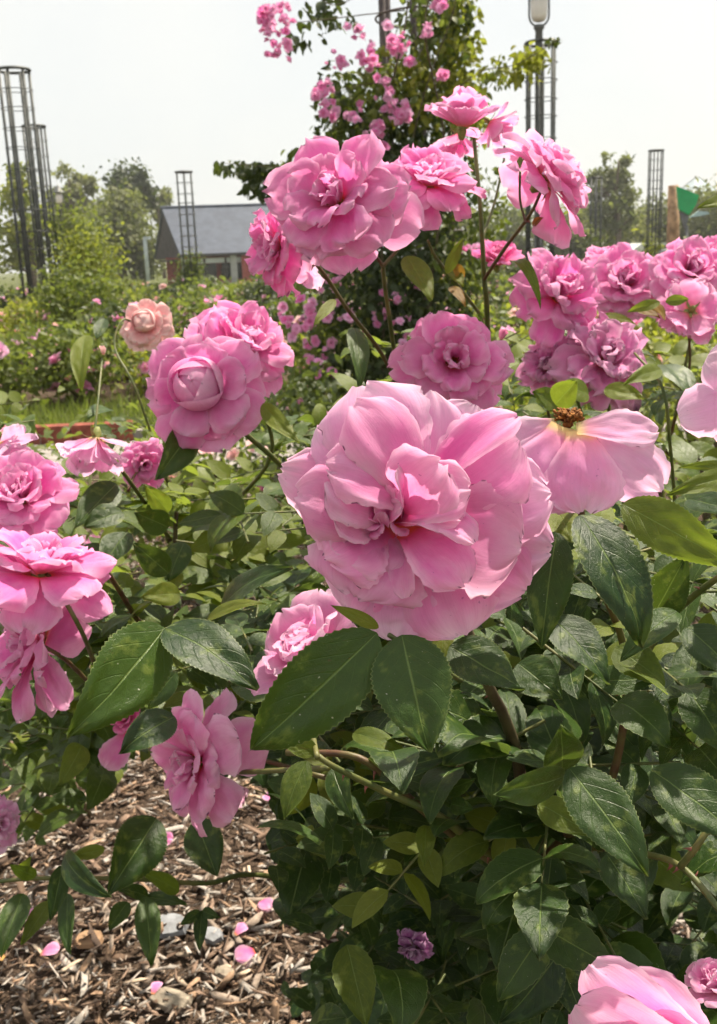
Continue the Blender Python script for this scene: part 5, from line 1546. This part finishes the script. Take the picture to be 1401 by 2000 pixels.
for bn, lst in acc.items():
    bsh = bpy.data.objects[bn]
    lst.sort(key=lambda z: z[0])
    n_obj = 215 if bsh is A else 200
    for (_, o, xd_, zn, s, yg, tn, q) in lst[:n_obj]:
        obj('leaf', vmesh(q, 'leaf_young' if yg else ('leaf' if bsh is A else 'leaf_sunlit')), bsh, frame(o, xd_, zn) @ Matrix.Scale(s, 4))
    rest = lst[n_obj:]
    for yg in (False, True):
        sel = [z for z in rest if z[5] == yg]
        if sel:
            cloud('foliage', LOW, np.array([tuple(z[1]) for z in sel]), np.array([tuple(z[2]) for z in sel]), np.array([tuple(z[3]) for z in sel]), np.array([z[4] for z in sel]),
                  'leaf_young' if yg else ('leaf' if bsh is A else 'leaf_sunlit'), np.array([z[6] for z in sel]), bsh)
    V, F = join_vf(petv[bn])
    o = obj('leaf_stalks', mesh_py('leaf_stalks', V, F, M['stem'], True), bsh)
    o['kind'] = 'stuff'

# ---- fallen petals and pale pieces on the mulch
def fallen(px, py, size, mat, label, seed, name='fallen_petal'):
    p = gp(px, py)
    d = project(p)[2]
    s = size / F_PX * d
    V, F, uv = sheet(11, 9, s, s * .8, prof_petal(.6, .3), .8, .4, .6, .2, .14, seed, 'chord')
    r = random.Random(seed)
    o = obj(name, mesh_np(name, V, F, M[mat], uv), None, frame(p + Vector((0, 0, .034)), (r.uniform(-1, 1), r.uniform(-1, 1), .15), (r.gauss(0, .3), r.gauss(-.5, .3), 1)))
    tag(o, label, 'petal', 'fallen petals on the mulch')
for q, (x, y, s, mt, lb) in enumerate([(96, 1815, 44, 'petal_mauve', 'magenta fallen petal under the left leaf sprig'), (84, 1896, 40, 'petal_mauve', 'purple-pink fallen petal lowest at the left edge'), (462, 1858, 30, 'petal_mauve', 'small violet petal on the mulch right of the pale stone'),
                                       (500, 1890, 44, 'petal_pale', 'curled pale pink petal near the bush shade'), (312, 1668, 34, 'petal_pink', 'pink petal on the mulch beneath the side-facing bloom'), (512, 1790, 40, 'petal_pale', 'pale pink petal at the edge of the bush shade'),
                                       (302, 1976, 30, 'petal_mauve', 'violet petal touching the cream chip at the bottom'), (12, 1905, 50, 'petal_peach', 'pale peach petal at the left edge'), (540, 1592, 30, 'petal_mauve', 'magenta petal in the shade below the bloom stalk'),
                                       (28, 1840, 40, 'petal_wash', 'whitish pink petal between leaf and left edge'), (430, 1600, 30, 'petal_wash', 'whitish petal on the mulch behind the hanging bloom')]):
    fallen(x, y, s, mt, lb, 700 + q)
M['pale_chip'] = plain('pale_chip', (.24, .20, .155), .8, .3, .2, 60, .5, .002)
M['grey_chip'] = plain('grey_chip', (.21, .215, .23), .8, .3, .15, 60, .5, .002)
for q, (x, y, w, h, mt, lb) in enumerate([(335, 1830, 72, 40, 'grey_chip', 'flat blue-white stone chip among the mulch'), (338, 1978, 100, 34, 'pale_chip', 'cream coloured flat chip at the bottom of the mulch'), (440, 1924, 42, 24, 'pale_chip', 'small cream chip right of the others'),
                                          (178, 1858, 66, 30, 'tan', 'tan wood flake left of the blue-white chip'), (415, 1850, 56, 26, 'grey_chip', 'grey wood flake beside the blue-white chip')]):
    p = gp(x, y)
    d = project(p)[2]
    k = d / F_PX
    r = random.Random(q)
    ring = [(math.cos(a) * w * k * .5 * r.uniform(.75, 1.1), math.sin(a) * h * k * .8 * r.uniform(.75, 1.1)) for a in np.linspace(0, 6.283, 10)[:-1]]
    n_ = len(ring)
    v = [(a, b, 0) for a, b in ring] + [(a * .88, b * .88, .009 + r.uniform(-.002, .003)) for a, b in ring] + [(0, 0, .012)]
    f = [(i, (i + 1) % n_, n_ + (i + 1) % n_, n_ + i) for i in range(n_)] + [(n_ + i, n_ + (i + 1) % n_, 2 * n_) for i in range(n_)]
    o = obj('stone_chip', mesh_py('stone_chip', v, f, M[mt]), None, Matrix.Translation(p + Vector((0, 0, .022))) @ Matrix.Rotation(R_(12), 4, 'X') @ Matrix.Rotation(r.uniform(-.4, .4), 4, 'Z'))
    tag(o, lb, 'chip', 'pale chips on the mulch')
